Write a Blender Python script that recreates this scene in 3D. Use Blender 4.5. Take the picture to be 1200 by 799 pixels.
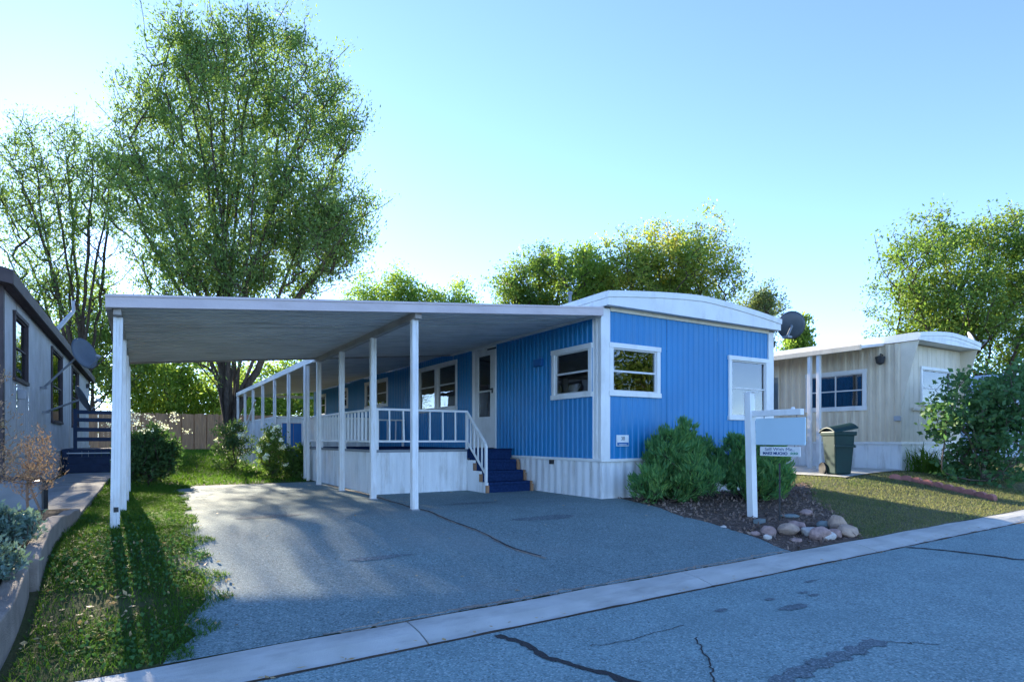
import bpy, bmesh, math, random
import numpy as np
from mathutils import Vector, Matrix
R = math.radians
scene = bpy.context.scene
for o in list(bpy.data.objects): bpy.data.objects.remove(o)
rng = np.random.default_rng(7); random.seed(7)

# ------------------------------------------------------------------ camera
FX, HX, HY = 709.0, 600.0, 514.6          # focal length and horizon of the photograph, in its pixels
CAMZ = 1.25
FWD = Vector((0.5220, 0.8530, 0)).normalized()
RGT = Vector((FWD.y, -FWD.x, 0))
cam_d = bpy.data.cameras.new('camera'); cam = bpy.data.objects.new('camera', cam_d)
scene.collection.objects.link(cam); scene.camera = cam
cam.location = (0, 0, CAMZ)
cam.rotation_euler = (R(90), 0, math.atan2(-FWD.x, FWD.y))
cam_d.sensor_width = 36; cam_d.lens = FX/1200*36; cam_d.shift_y = (HY-399.5)/1200
cam_d.clip_end = 2000; cam_d.clip_start = .05
# ------------------------------------------------------------------ light
SUN_EL, SUN_AZ = 18.9, -3.2               # azimuth measured from +Y towards +X
w = bpy.data.worlds.new('World'); scene.world = w; w.use_nodes = True
nt = w.node_tree; nt.nodes.clear()
sky = nt.nodes.new('ShaderNodeTexSky'); sky.sky_type = 'NISHITA'; sky.sun_disc = False
sky.sun_elevation = R(SUN_EL); sky.sun_rotation = R(SUN_AZ)
sky.altitude = 1400; sky.air_density = 0.6; sky.dust_density = .08; sky.ozone_density = 2.0
bg = nt.nodes.new('ShaderNodeBackground'); bg.inputs['Strength'].default_value = .15
wo = nt.nodes.new('ShaderNodeOutputWorld')
tint = nt.nodes.new('ShaderNodeMix'); tint.data_type = 'RGBA'; tint.blend_type = 'MULTIPLY'; tint.inputs[0].default_value = 1; tint.inputs[7].default_value = (.92, .94, 1.0, 1)   # cool white balance of the sky
nt.links.new(sky.outputs[0], tint.inputs[6]); nt.links.new(tint.outputs[2], bg.inputs[0]); nt.links.new(bg.outputs[0], wo.inputs[0])
sd = bpy.data.lights.new('sun', 'SUN'); sd.energy = 4.2; sd.angle = R(.5); sd.color = (1, .86, .66)
so = bpy.data.objects.new('sun', sd); scene.collection.objects.link(so)
sdir = Vector((math.sin(R(SUN_AZ))*math.cos(R(SUN_EL)), math.cos(R(SUN_AZ))*math.cos(R(SUN_EL)), math.sin(R(SUN_EL))))
so.rotation_euler = sdir.to_track_quat('Z', 'Y').to_euler(); so.location = (0, 30, 30)
scene.view_settings.view_transform = 'Standard'; scene.view_settings.look = 'None'
scene.view_settings.gamma = 1; scene.view_settings.use_curve_mapping = False
scene.view_settings.exposure = 2.12
scene.render.engine = 'CYCLES'
scene.cycles.max_bounces = 8; scene.cycles.transparent_max_bounces = 12

# ------------------------------------------------------------------ pixel helpers
def ray(px, py):
    t = (px-HX)/FX
    v = FWD + RGT*t
    return Vector((v.x, v.y, (HY-py)/FX))
CP = Vector((0, 0, CAMZ))
def onX(px, py, X): r = ray(px, py); return CP + r*(X/r.x)
def onY(px, py, Y): r = ray(px, py); return CP + r*(Y/r.y)
def atD(px, py, D): return CP + ray(px, py)*D
def onG(px, py):
    r = ray(px, py); D = 8.0
    for _ in range(60):
        p = CP + r*D
        D = D*.5 + .5*(float(g(p.x, p.y))-CAMZ)/r.z
    return CP + r*D
def sm(a, b, x): t = np.clip((np.asarray(x, float)-a)/(b-a), 0, 1); return t*t*(3-2*t)
def rz(x): return .0135*(np.clip(x, -30, 45)-3.3)
def g(x, y):
    x = np.asarray(x, float); y = np.asarray(y, float)
    r = rz(x); hs = .335 + .21*sm(9.5, 14.0, x)
    t = np.clip((y-3.98)/3.05, 0, 1); e = .5*t + .5*t*t*(3-2*t)
    up = r + (hs-r)*e + .34*sm(16, 36, y)
    return np.where(y < 3.98, r-.03, up)

# ------------------------------------------------------------------ materials
M = {}
def mat(name, c1, c2=None, scale=6, rough=.7, bump=0, bscale=60, spec=.3, stretch=(1, 1, 1), metal=0, detail=5, dirt=None, dirt_amt=.4, dirt_scale=(3, 3, 3), coat=0, lo=.35, hi=.65):
    m = bpy.data.materials.new(name); m.use_nodes = True; n = m.node_tree; b = n.nodes['Principled BSDF']
    b.inputs['Roughness'].default_value = rough; b.inputs['Specular IOR Level'].default_value = spec; b.inputs['Metallic'].default_value = metal
    if coat: b.inputs['Coat Weight'].default_value = coat
    geo = n.nodes.new('ShaderNodeNewGeometry')
    mp = n.nodes.new('ShaderNodeMapping'); mp.inputs['Scale'].default_value = stretch
    n.links.new(geo.outputs['Position'], mp.inputs[0])
    col = None
    if c2 is None: c2 = tuple(v*.86 for v in c1)
    nz = n.nodes.new('ShaderNodeTexNoise'); nz.inputs['Scale'].default_value = scale; nz.inputs['Detail'].default_value = detail
    n.links.new(mp.outputs[0], nz.inputs['Vector'])
    mr = n.nodes.new('ShaderNodeMapRange'); mr.inputs[1].default_value = lo; mr.inputs[2].default_value = hi
    n.links.new(nz.outputs['Fac'], mr.inputs[0])
    mx = n.nodes.new('ShaderNodeMix'); mx.data_type = 'RGBA'
    mx.inputs[6].default_value = (*c1, 1); mx.inputs[7].default_value = (*c2, 1)
    n.links.new(mr.outputs[0], mx.inputs[0]); col = mx.outputs[2]
    if dirt:
        mp2 = n.nodes.new('ShaderNodeMapping'); mp2.inputs['Scale'].default_value = dirt_scale
        n.links.new(geo.outputs['Position'], mp2.inputs[0])
        n2 = n.nodes.new('ShaderNodeTexNoise'); n2.inputs['Scale'].default_value = 1; n2.inputs['Detail'].default_value = 7; n2.inputs['Roughness'].default_value = .65
        n.links.new(mp2.outputs[0], n2.inputs['Vector'])
        m2 = n.nodes.new('ShaderNodeMapRange'); m2.inputs[1].default_value = .5; m2.inputs[2].default_value = .78; m2.inputs[4].default_value = dirt_amt
        n.links.new(n2.outputs['Fac'], m2.inputs[0])
        x2 = n.nodes.new('ShaderNodeMix'); x2.data_type = 'RGBA'; x2.inputs[7].default_value = (*dirt, 1)
        n.links.new(m2.outputs[0], x2.inputs[0]); n.links.new(col, x2.inputs[6]); col = x2.outputs[2]
    n.links.new(col, b.inputs['Base Color'])
    if bump:
        n3 = n.nodes.new('ShaderNodeTexNoise'); n3.inputs['Scale'].default_value = bscale; n3.inputs['Detail'].default_value = 4
        n.links.new(mp.outputs[0], n3.inputs['Vector'])
        bp = n.nodes.new('ShaderNodeBump'); bp.inputs['Strength'].default_value = bump; bp.inputs['Distance'].default_value = .02
        n.links.new(n3.outputs['Fac'], bp.inputs['Height']); n.links.new(bp.outputs[0], b.inputs['Normal'])
    M[name] = m; return m

def asphalt(name, base, fleck, stain, stain_amt=.5, fl=.35):
    m = bpy.data.materials.new(name); m.use_nodes = True; n = m.node_tree; b = n.nodes['Principled BSDF']; L = n.links.new
    b.inputs['Roughness'].default_value = .85; b.inputs['Specular IOR Level'].default_value = .25
    geo = n.nodes.new('ShaderNodeNewGeometry')
    def noise(sc, det=4, ro=.6):
        z = n.nodes.new('ShaderNodeTexNoise'); z.inputs['Scale'].default_value = sc; z.inputs['Detail'].default_value = det; z.inputs['Roughness'].default_value = ro
        L(geo.outputs['Position'], z.inputs['Vector']); return z.outputs['Fac']
    def rng_(s, a, b_, lo=0, hi=1):
        q = n.nodes.new('ShaderNodeMapRange'); q.inputs[1].default_value = a; q.inputs[2].default_value = b_; q.inputs[3].default_value = lo; q.inputs[4].default_value = hi; L(s, q.inputs[0]); return q.outputs[0]
    def mix(f, a, c):
        x = n.nodes.new('ShaderNodeMix'); x.data_type = 'RGBA'
        L(f, x.inputs[0])
        for k, v in ((6, a), (7, c)):
            if isinstance(v, tuple): x.inputs[k].default_value = (*v, 1)
            else: L(v, x.inputs[k])
        return x.outputs[2]
    c = mix(rng_(noise(2.2, 6), .3, .7), base, tuple(v*.78 for v in base))
    v = n.nodes.new('ShaderNodeTexVoronoi'); v.inputs['Scale'].default_value = 95; L(geo.outputs['Position'], v.inputs['Vector'])
    sep = n.nodes.new('ShaderNodeSeparateColor'); L(v.outputs['Color'], sep.inputs[0])
    c = mix(rng_(sep.outputs[0], .55, 1, 0, fl*2), c, fleck)
    c = mix(rng_(sep.outputs[1], .72, .95, 0, .75), c, tuple(v_*.4 for v_ in base))
    c = mix(rng_(noise(.55, 5, .6), .52, .72, 0, stain_amt), c, stain)
    L(c, b.inputs['Base Color'])
    bp = n.nodes.new('ShaderNodeBump'); bp.inputs['Strength'].default_value = .55; bp.inputs['Distance'].default_value = .012
    hgt = n.nodes.new('ShaderNodeMath'); hgt.operation = 'ADD'; L(v.outputs['Distance'], hgt.inputs[0]); L(noise(25, 4), hgt.inputs[1])
    L(hgt.outputs[0], bp.inputs['Height']); L(bp.outputs[0], b.inputs['Normal'])
    M[name] = m; return m

LB = 1.65
def leafmat(name, cols, trans=.45, rough=.55, tcol=1.6, spec=.15):
    m = bpy.data.materials.new(name); m.use_nodes = True; n = m.node_tree; n.nodes.clear(); L = n.links.new
    out = n.nodes.new('ShaderNodeOutputMaterial'); geo = n.nodes.new('ShaderNodeNewGeometry')
    cr = n.nodes.new('ShaderNodeValToRGB'); e = cr.color_ramp.elements
    for i, c in enumerate(cols):
        pos = i/(len(cols)-1)
        if i < 2: el = e[i]; el.position = pos
        else: el = e.new(pos)
    for i, c in enumerate(cols): e[i].position = i/(len(cols)-1); e[i].color = (*[v*LB for v in c], 1)
    nz = n.nodes.new('ShaderNodeTexNoise'); nz.inputs['Scale'].default_value = .55; nz.inputs['Detail'].default_value = 2
    L(geo.outputs['Position'], nz.inputs['Vector'])
    ma = n.nodes.new('ShaderNodeMath'); ma.operation = 'MULTIPLY_ADD'; ma.inputs[1].default_value = .55
    mb_ = n.nodes.new('ShaderNodeMapRange'); mb_.inputs[1].default_value = .3; mb_.inputs[2].default_value = .7; mb_.inputs[4].default_value = .5
    L(nz.outputs['Fac'], mb_.inputs[0]); L(geo.outputs['Random Per Island'], ma.inputs[0]); L(mb_.outputs[0], ma.inputs[2])
    L(ma.outputs[0], cr.inputs[0])
    b = n.nodes.new('ShaderNodeBsdfPrincipled'); b.inputs['Roughness'].default_value = rough; b.inputs['Specular IOR Level'].default_value = spec
    L(cr.outputs[0], b.inputs['Base Color'])
    t = n.nodes.new('ShaderNodeBsdfTranslucent')
    hs = n.nodes.new('ShaderNodeMix'); hs.data_type = 'RGBA'; hs.blend_type = 'MULTIPLY'; hs.inputs[0].default_value = 1; hs.inputs[7].default_value = (tcol*.96, tcol, tcol*.55, 1)
    L(cr.outputs[0], hs.inputs[6]); L(hs.outputs[2], t.inputs[0])
    mx = n.nodes.new('ShaderNodeMixShader'); mx.inputs[0].default_value = trans
    L(b.outputs[0], mx.inputs[1]); L(t.outputs[0], mx.inputs[2]); L(mx.outputs[0], out.inputs[0])
    M[name] = m; return m

def glassmat(name, tint=(.75, .8, .82)):
    m = bpy.data.materials.new(name); m.use_nodes = True; n = m.node_tree; n.nodes.clear(); L = n.links.new
    out = n.nodes.new('ShaderNodeOutputMaterial'); tr = n.nodes.new('ShaderNodeBsdfTransparent'); tr.inputs[0].default_value = (*tint, 1)
    gl = n.nodes.new('ShaderNodeBsdfGlossy'); gl.inputs['Roughness'].default_value = .02
    fr = n.nodes.new('ShaderNodeFresnel'); fr.inputs[0].default_value = 1.6
    ad = n.nodes.new('ShaderNodeMapRange'); ad.inputs[3].default_value = .12; ad.inputs[4].default_value = 1
    geo = n.nodes.new('ShaderNodeNewGeometry'); nz = n.nodes.new('ShaderNodeTexNoise'); nz.inputs['Scale'].default_value = 1.7
    L(geo.outputs['Position'], nz.inputs['Vector'])
    bp = n.nodes.new('ShaderNodeBump'); bp.inputs['Strength'].default_value = .06; bp.inputs['Distance'].default_value = .05; L(nz.outputs[0], bp.inputs['Height']); L(bp.outputs[0], gl.inputs['Normal'])
    L(fr.outputs[0], ad.inputs[0]); mx = n.nodes.new('ShaderNodeMixShader'); L(ad.outputs[0], mx.inputs[0])
    L(tr.outputs[0], mx.inputs[1]); L(gl.outputs[0], mx.inputs[2]); L(mx.outputs[0], out.inputs[0])
    M[name] = m

asphalt('road_asphalt', (.22, .345, .36), (.43, .55, .57), (.175, .28, .295), .5)
asphalt('drive_asphalt', (.17, .26, .275), (.36, .45, .46), (.25, .29, .29), .5)
asphalt('drive_dirt', (.30, .26, .22), (.42, .37, .31), (.22, .18, .15), .5)
asphalt('tar', (.05, .05, .052), (.08, .08, .08), (.04, .04, .04), .3, .1)
mat('concrete', (.53, .54, .51), (.43, .44, .41), 3, .85, .35, 140, dirt=(.24, .24, .23), dirt_amt=.8, dirt_scale=(1.6, 5, 5))
mat('retain_concrete', (.36, .30, .25), (.25, .21, .18), 5, .9, .5, 90, dirt=(.14, .12, .10), dirt_amt=.6)
mat('walk_concrete', (.27, .28, .285), (.20, .21, .215), 3, .85, .3, 120, dirt=(.15, .15, .14), dirt_amt=.6)
mat('soil', (.12, .09, .065), (.07, .055, .04), 8, .95, .8, 70, spec=.1)
mat('ground', (.11, .10, .05), (.07, .085, .03), 1.4, .95, .8, 50, spec=.1)
mat('lawn_dry', (.20, .18, .12), (.11, .125, .065), 1.6, .95, .7, 90, spec=.1)
mat('lawn_green', (.055, .09, .03), (.08, .08, .04), 2, .95, .7, 90, spec=.1)
mat('mulch', (.17, .125, .10), (.09, .068, .056), 14, .95, 1, 60, spec=.1)
mat('blue_paint', (.006, .215, .49), (.005, .19, .44), 1.2, .42, .06, 30, spec=.5, dirt=(.08, .24, .40), dirt_amt=.6, dirt_scale=(5, 5, .55))
mat('blue_trim', (.012, .14, .40), None, 3, .5, spec=.4)
mat('blue_carpet', (.018, .045, .13), (.012, .032, .095), 30, .98, .6, 250, spec=.05, detail=3)
mat('white_paint', (.83, .83, .81), (.76, .76, .74), 3, .45, .05, 40, spec=.45, dirt=(.5, .48, .43), dirt_amt=.5, dirt_scale=(5, 5, 1.6))
mat('white_metal', (.72, .72, .71), (.62, .62, .61), 2, .4, .08, 20, spec=.5, dirt=(.42, .38, .33), dirt_amt=.55, dirt_scale=(6, 6, 1.2))
mat('skirt_white', (.80, .81, .81), (.72, .73, .73), 2, .5, .1, 20, spec=.4, dirt=(.33, .29, .24), dirt_amt=.85, dirt_scale=(6, 6, 1.1))
mat('carport_white', (.80, .77, .74), (.70, .67, .64), 2, .5, .1, 30, spec=.4, dirt=(.33, .28, .24), dirt_amt=.7, dirt_scale=(1.2, 6, 6))
mat('fascia_pinkish', (.62, .53, .52), (.54, .46, .46), 2, .5, .08, 30, spec=.4, dirt=(.38, .31, .28), dirt_amt=.5, dirt_scale=(2, 5, 8))
mat('beam_tan', (.42, .38, .34), (.34, .30, .27), 3, .55, .1, 40, dirt=(.25, .2, .17), dirt_amt=.5)
mat('post_white', (.78, .78, .77), (.70, .70, .69), 4, .45, .08, 40, spec=.45, dirt=(.42, .33, .25), dirt_amt=.6, dirt_scale=(14, 14, 2.2))
mat('roof_white', (.72, .73, .74), (.62, .63, .64), 2, .5, .08, 20, dirt=(.48, .47, .45), dirt_amt=.4)
mat('beige_siding', (.76, .64, .47), (.68, .57, .41), 1.5, .5, .06, 30, spec=.4, dirt=(.34, .29, .23), dirt_amt=.5, dirt_scale=(5, 5, .9))
mat('beige_board', (.80, .70, .55), (.72, .63, .48), 2, .6, .1, 30, dirt=(.40, .35, .29), dirt_amt=.5, dirt_scale=(6, 6, 1))
mat('grey_siding', (.56, .55, .54), (.46, .45, .43), 2.5, .7, .25, 30, dirt=(.30, .27, .24), dirt_amt=.7, dirt_scale=(9, 9, .7))
mat('brown_trim', (.075, .055, .055), (.05, .038, .04), 4, .6, .1, 40)
mat('brown_shingle', (.10, .075, .08), (.07, .05, .055), 20, .9, .6, 80)
mat('dark_metal', (.03, .032, .036), (.05, .05, .05), 8, .5, .1, 50)
mat('grey_metal', (.22, .24, .26), (.16, .18, .20), 4, .45, .05, 40, spec=.5)
mat('dish_dark', (.075, .095, .115), (.06, .075, .09), 4, .4, .05, 40, spec=.5)
mat('dish_light', (.42, .44, .46), (.36, .38, .40), 4, .45)
mat('bin_green', (.003, .036, .036), (.003, .03, .03), 5, .5, .08, 60, spec=.3, dirt=(.012, .05, .05), dirt_amt=.4)
mat('deck_blue', (.025, .045, .09), (.02, .035, .07), 6, .7, .2, 40)
mat('fence_wood', (.40, .225, .125), (.29, .165, .09), 3, .85, .4, 40, stretch=(6, 6, .6), dirt=(.13, .10, .085), dirt_amt=.7, dirt_scale=(8, 8, 1))
mat('bark', (.10, .078, .06), (.055, .042, .033), 6, .95, 1, 25, stretch=(3, 3, .7), spec=.1)
mat('bark_pale', (.17, .14, .11), (.10, .08, .065), 6, .95, .8, 25, stretch=(3, 3, .7), spec=.1)
mat('sign_slate', (.50, .66, .74), (.48, .64, .72), 3, .5)
mat('ink_blue', (.03, .09, .24), None, 3, .6)
mat('ink_green', (.03, .32, .20), None, 3, .6)
mat('ink_dark', (.05, .06, .09), None, 3, .6)
mat('brick_edge', (.48, .20, .17), (.36, .15, .13), 8, .9, .5, 80, dirt=(.16, .1, .085), dirt_amt=.5)
mat('rock_tan', (.56, .40, .30), (.38, .28, .22), 9, .9, .9, 40)
mat('rock_pale', (.68, .64, .60), (.48, .44, .40), 9, .9, .9, 40)
mat('rock_rose', (.50, .34, .30), (.32, .22, .20), 10, .9, .9, 40)
mat('rock_slate', (.22, .27, .27), (.17, .21, .21), 5, .9, .4, 50)
mat('curtain', (.58, .50, .44), (.44, .38, .33), 5, .9, .2, 30, stretch=(9, 9, .5))
mat('curtain_red', (.16, .08, .075), (.10, .055, .05), 5, .9, .2, 30, stretch=(9, 9, .5))
mat('blind_white', (.74, .74, .72), (.66, .66, .64), 5, .6)
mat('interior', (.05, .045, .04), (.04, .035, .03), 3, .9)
mat('shed_blue', (.40, .48, .56), (.34, .42, .50), 2, .6, dirt=(.28, .32, .36), dirt_amt=.5, dirt_scale=(5, 5, 1))
mat('yellow_board', (.28, .22, .10), (.22, .17, .08), 3, .8)
mat('chip', (.13, .085, .06), (.06, .042, .034), 3, .95, spec=.1)
mat('lamp_glass', (.35, .36, .36), None, 4, .2)
glassmat('glass')
leafmat('leaf_elm', [(.052, .09, .036), (.075, .125, .044), (.10, .152, .05), (.14, .175, .052)], .52, tcol=1.6)
leafmat('leaf_sunny', [(.06, .105, .03), (.09, .145, .035), (.13, .185, .045), (.18, .21, .05)], .58, tcol=1.75)
leafmat('leaf_locust', [(.06, .105, .03), (.095, .145, .035), (.15, .175, .04), (.26, .21, .04)], .55, tcol=1.7)
leafmat('leaf_grey', [(.05, .075, .04), (.07, .10, .05), (.10, .125, .06), (.13, .15, .07)])
leafmat('leaf_ash', [(.045, .085, .025), (.07, .12, .03), (.10, .15, .038), (.15, .17, .04)], .5, tcol=1.6)
leafmat('leaf_dark', [(.02, .05, .02), (.032, .07, .026), (.048, .09, .032), (.075, .11, .04)], .35)
leafmat('leaf_lilac', [(.025, .07, .034), (.04, .095, .042), (.055, .115, .045), (.09, .14, .05)], .35)
leafmat('leaf_juniper', [(.035, .105, .05), (.065, .165, .065), (.11, .21, .07), (.18, .25, .065)], .4)
leafmat('leaf_sage', [(.06, .10, .09), (.09, .14, .12), (.12, .17, .15), (.10, .14, .08)], .25)
leafmat('petal_white', [(.62, .62, .58), (.72, .72, .68), (.78, .78, .74)], .35, tcol=1)
leafmat('dry_weed', [(.13, .075, .05), (.19, .115, .08), (.25, .16, .11), (.15, .12, .06)], .3, tcol=1.2)
leafmat('grass_green', [(.022, .062, .012), (.036, .082, .014), (.052, .105, .016), (.075, .115, .022)], .45, tcol=1.5, spec=.02)
leafmat('grass_dry', [(.065, .105, .04), (.105, .125, .055), (.16, .15, .09), (.06, .10, .035)], .45, tcol=1.5)
leafmat('leaf_litter', [(.20, .12, .06), (.28, .19, .09), (.34, .26, .16), (.14, .09, .06)], .2, tcol=1)
leafmat('bark_chip', [(.07, .05, .042), (.11, .08, .066), (.15, .11, .09), (.22, .17, .13)], .05, tcol=1)
leafmat('clover', [(.022, .06, .024), (.032, .08, .03), (.045, .10, .034), (.06, .115, .04)], .3, tcol=1.3, spec=.02)

# ------------------------------------------------------------------ building helpers
COL = scene.collection
def link(o, parent=None):
    COL.objects.link(o)
    if parent is not None: o.parent = parent
    return o
def tag(o, label=None, cat=None, group=None, kind=None):
    if label: o['label'] = label
    if cat: o['category'] = cat
    if group: o['group'] = group
    if kind: o['kind'] = kind
    return o
def empty(name, loc, label, cat, group=None):
    o = bpy.data.objects.new(name, None); o.empty_display_size = .2; COL.objects.link(o); o.location = loc
    return tag(o, label, cat, group)
class MB:
    def __init__(s): s.v = []; s.f = []
    def add(s, vs, fs):
        k = len(s.v); s.v += [tuple(a) for a in vs]; s.f += [tuple(i+k for i in f) for f in fs]; return s
    def hexa(s, p):           # 8 points: bottom loop 0-3 (counter-clockwise from above), top loop 4-7
        return s.add(p, [(3, 2, 1, 0), (4, 5, 6, 7), (0, 1, 5, 4), (1, 2, 6, 5), (2, 3, 7, 6), (3, 0, 4, 7)])
    def box(s, x0, x1, y0, y1, z0, z1):
        if x0 > x1: x0, x1 = x1, x0
        if y0 > y1: y0, y1 = y1, y0
        if z0 > z1: z0, z1 = z1, z0
        return s.hexa([(x0, y0, z0), (x1, y0, z0), (x1, y1, z0), (x0, y1, z0), (x0, y0, z1), (x1, y0, z1), (x1, y1, z1), (x0, y1, z1)])
    def bar(s, a, b, w, h, up=(0, 0, 1)):
        a = Vector(a); b = Vector(b); d = (b-a).normalized(); u = Vector(up)
        if abs(d.dot(u)) > .98: u = Vector((0, 1, 0))
        sd_ = d.cross(u).normalized(); u = sd_.cross(d).normalized()
        p = []
        for q in (a, b): p.append([q-sd_*w/2-u*h/2, q+sd_*w/2-u*h/2, q+sd_*w/2+u*h/2, q-sd_*w/2+u*h/2])
        return s.add(p[0]+p[1], [(3, 2, 1, 0), (4, 5, 6, 7), (0, 1, 5, 4), (1, 2, 6, 5), (2, 3, 7, 6), (3, 0, 4, 7)])
    def tube(s, pts, r, n=8, cap=True):
        pts = [Vector(p) for p in pts]; rr = r if isinstance(r, (list, tuple)) else [r]*len(pts); k = len(s.v); rings = []
        for i, p in enumerate(pts):
            d = (pts[min(i+1, len(pts)-1)]-pts[max(i-1, 0)]).normalized(); u = Vector((0, 0, 1)) if abs(d.z) < .95 else Vector((1, 0, 0))
            a = d.cross(u).normalized(); b = a.cross(d)
            rings.append([p+a*rr[i]*math.cos(2*math.pi*j/n)+b*rr[i]*math.sin(2*math.pi*j/n) for j in range(n)])
        vs = [q for ring in rings for q in ring]; fs = []
        for i in range(len(pts)-1):
            for j in range(n): fs.append((i*n+j, i*n+(j+1) % n, (i+1)*n+(j+1) % n, (i+1)*n+j))
        if cap: fs += [tuple(range(n-1, -1, -1)), tuple((len(pts)-1)*n+j for j in range(n))]
        return s.add(vs, fs)
    def prism(s, loop, a, b):  # loop: list of 2D; a, b: functions mapping 2D to 3D at both ends
        n = len(loop); vs = [a(p) for p in loop]+[b(p) for p in loop]
        fs = [tuple(range(n-1, -1, -1)), tuple(range(n, 2*n))]+[(i, (i+1) % n, n+(i+1) % n, n+i) for i in range(n)]
        return s.add(vs, fs)
    def build(s, name, m, parent=None, bevel=0, smooth=False, off=None):
        me = bpy.data.meshes.new(name)
        vs = s.v
        if off is not None: vs = [(a-off[0], b-off[1], c-off[2]) for a, b, c in vs]
        me.from_pydata(vs, [], s.f)
        bm = bmesh.new(); bm.from_mesh(me); bmesh.ops.recalc_face_normals(bm, faces=bm.faces); bm.to_mesh(me); bm.free()
        me.materials.append(M[m] if isinstance(m, str) else m)
        o = bpy.data.objects.new(name, me); COL.objects.link(o)
        if off is not None: o.location = off
        if parent is not None:
            o.parent = parent; o.matrix_parent_inverse = mw(parent).inverted()
        if smooth:
            for p in me.polygons: p.use_smooth = True
        if bevel:
            b = o.modifiers.new('bevel', 'BEVEL'); b.width = bevel; b.segments = 2; b.limit_method = 'ANGLE'; b.angle_limit = R(40)
        return o
def mw(o):
    m = o.matrix_basis.copy()
    if o.parent: m = mw(o.parent) @ o.matrix_parent_inverse @ m
    return m
def arr_mesh(name, V, F, m, parent=None, smooth=False):
    """fast mesh from numpy: V (n,3), F (k, 3 or 4)"""
    me = bpy.data.meshes.new(name); V = np.asarray(V, np.float32); F = np.asarray(F, np.int32)
    me.vertices.add(len(V)); me.vertices.foreach_set('co', V.ravel())
    me.loops.add(F.size); me.loops.foreach_set('vertex_index', F.ravel())
    me.polygons.add(len(F)); me.polygons.foreach_set('loop_start', np.arange(len(F), dtype=np.int32)*F.shape[1])
    me.polygons.foreach_set('loop_total', np.full(len(F), F.shape[1], np.int32))
    if smooth: me.polygons.foreach_set('use_smooth', np.ones(len(F), bool))
    me.update(calc_edges=True); me.validate()
    me.materials.append(M[m])
    o = bpy.data.objects.new(name, me); COL.objects.link(o)
    if parent is not None: o.parent = parent; o.matrix_parent_inverse = mw(parent).inverted()
    return o
def sheet(name, m, ys, xl, xr, nx, dz, kind='structure', jitter=0):
    """a sheet draped on the ground between two edges given per row"""
    V = []; F = []
    for y in ys:
        a, b = xl(y), xr(y)
        xs = np.linspace(a, b, nx)
        for x in xs: V.append((x, y, float(g(x, y))+dz))
    for j in range(len(ys)-1):
        for i in range(nx-1): F.append((j*nx+i, j*nx+i+1, (j+1)*nx+i+1, (j+1)*nx+i))
    o = arr_mesh(name, V, F, m, smooth=True); o['kind'] = kind; return o

# =================================================================== THE SETTING
def axis(a, b, step, lo, hi):
    c = list(np.arange(a, b+1e-6, step)); s = step; x = b
    while x < hi: s *= 1.35; x += s; c.append(min(x, hi))
    s = step; x = a
    while x > lo: s *= 1.35; x -= s; c.insert(0, max(x, lo))
    return np.array(c)
gx = axis(-6, 24, .25, -400, 500); gy = axis(4.02, 40, .25, -400, 700)
gy = np.unique(np.concatenate([gy[gy < 3.5], [3.9, 3.999], gy[gy >= 4.0]]))
XX, YY = np.meshgrid(gx, gy); ZZ = np.where(YY < 3.95, rz(XX)-.16, g(XX, YY))
nx, ny = len(gx), len(gy); idx = np.arange(nx*ny).reshape(ny, nx)
F = np.stack([idx[:-1, :-1], idx[:-1, 1:], idx[1:, 1:], idx[1:, :-1]], -1).reshape(-1, 4)
tag(arr_mesh('ground', np.stack([XX, YY, ZZ], -1).reshape(-1, 3), F, 'ground', smooth=True), kind='structure')
# road
rx = axis(-8, 26, .5, -300, 400); ryy = np.array([-4.6, -3, -1, 1, 2, 3, 3.53])
XX, YY = np.meshgrid(rx, ryy); ZZ = rz(XX)-.03-.006*np.clip(YY+.5, -4, 0)
idx = np.arange(XX.size).reshape(XX.shape)
F = np.stack([idx[:-1, :-1], idx[:-1, 1:], idx[1:, 1:], idx[1:, :-1]], -1).reshape(-1, 4)
road = tag(arr_mesh('road', np.stack([XX, YY, ZZ], -1).reshape(-1, 3), F, 'road_asphalt', smooth=True), kind='structure')
def strip(name, pts, widths, m, dz, zf, parent):
    V = []; F = []; n = len(pts)
    for i, (x, y) in enumerate(pts):
        a = pts[max(i-1, 0)]; b = pts[min(i+1, n-1)]; d = Vector((b[0]-a[0], b[1]-a[1])).normalized(); wd = widths[i]/2
        for s in (-1, 1):
            X, Y = x-d.y*s*wd, y+d.x*s*wd; V.append((X, Y, zf(X, Y)+dz))
    for i in range(n-1): F.append((2*i, 2*i+1, 2*i+3, 2*i+2))
    return arr_mesh(name, V, F, m, parent)
def wig(p, n=30, amp=.02, seed=0):
    r_ = np.random.default_rng(seed); p = [Vector(q) for q in p]; L_ = [0]
    for a, b in zip(p, p[1:]): L_.append(L_[-1]+(b-a).length)
    t = np.linspace(0, L_[-1], n); xs = np.interp(t, L_, [q.x for q in p]); ys = np.interp(t, L_, [q.y for q in p])
    j = np.convolve(r_.normal(0, amp, n+4), np.ones(3)/3, 'valid')[:n]; k = np.convolve(r_.normal(0, amp, n+4), np.ones(3)/3, 'valid')[:n]
    return list(zip(xs+j, ys+k))
roadz = lambda x, y: float(rz(x))-.03-.006*min(max(y+.5, -4), 0)
def onRoad(px, py): r = ray(px, py); D = 6; 
def onR(px, py):
    r = ray(px, py); D = 6.0
    for _ in range(40): p = CP+r*D; D = (roadz(p.x, p.y)-CAMZ)/r.z
    return (CP+r*D).xy
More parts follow.
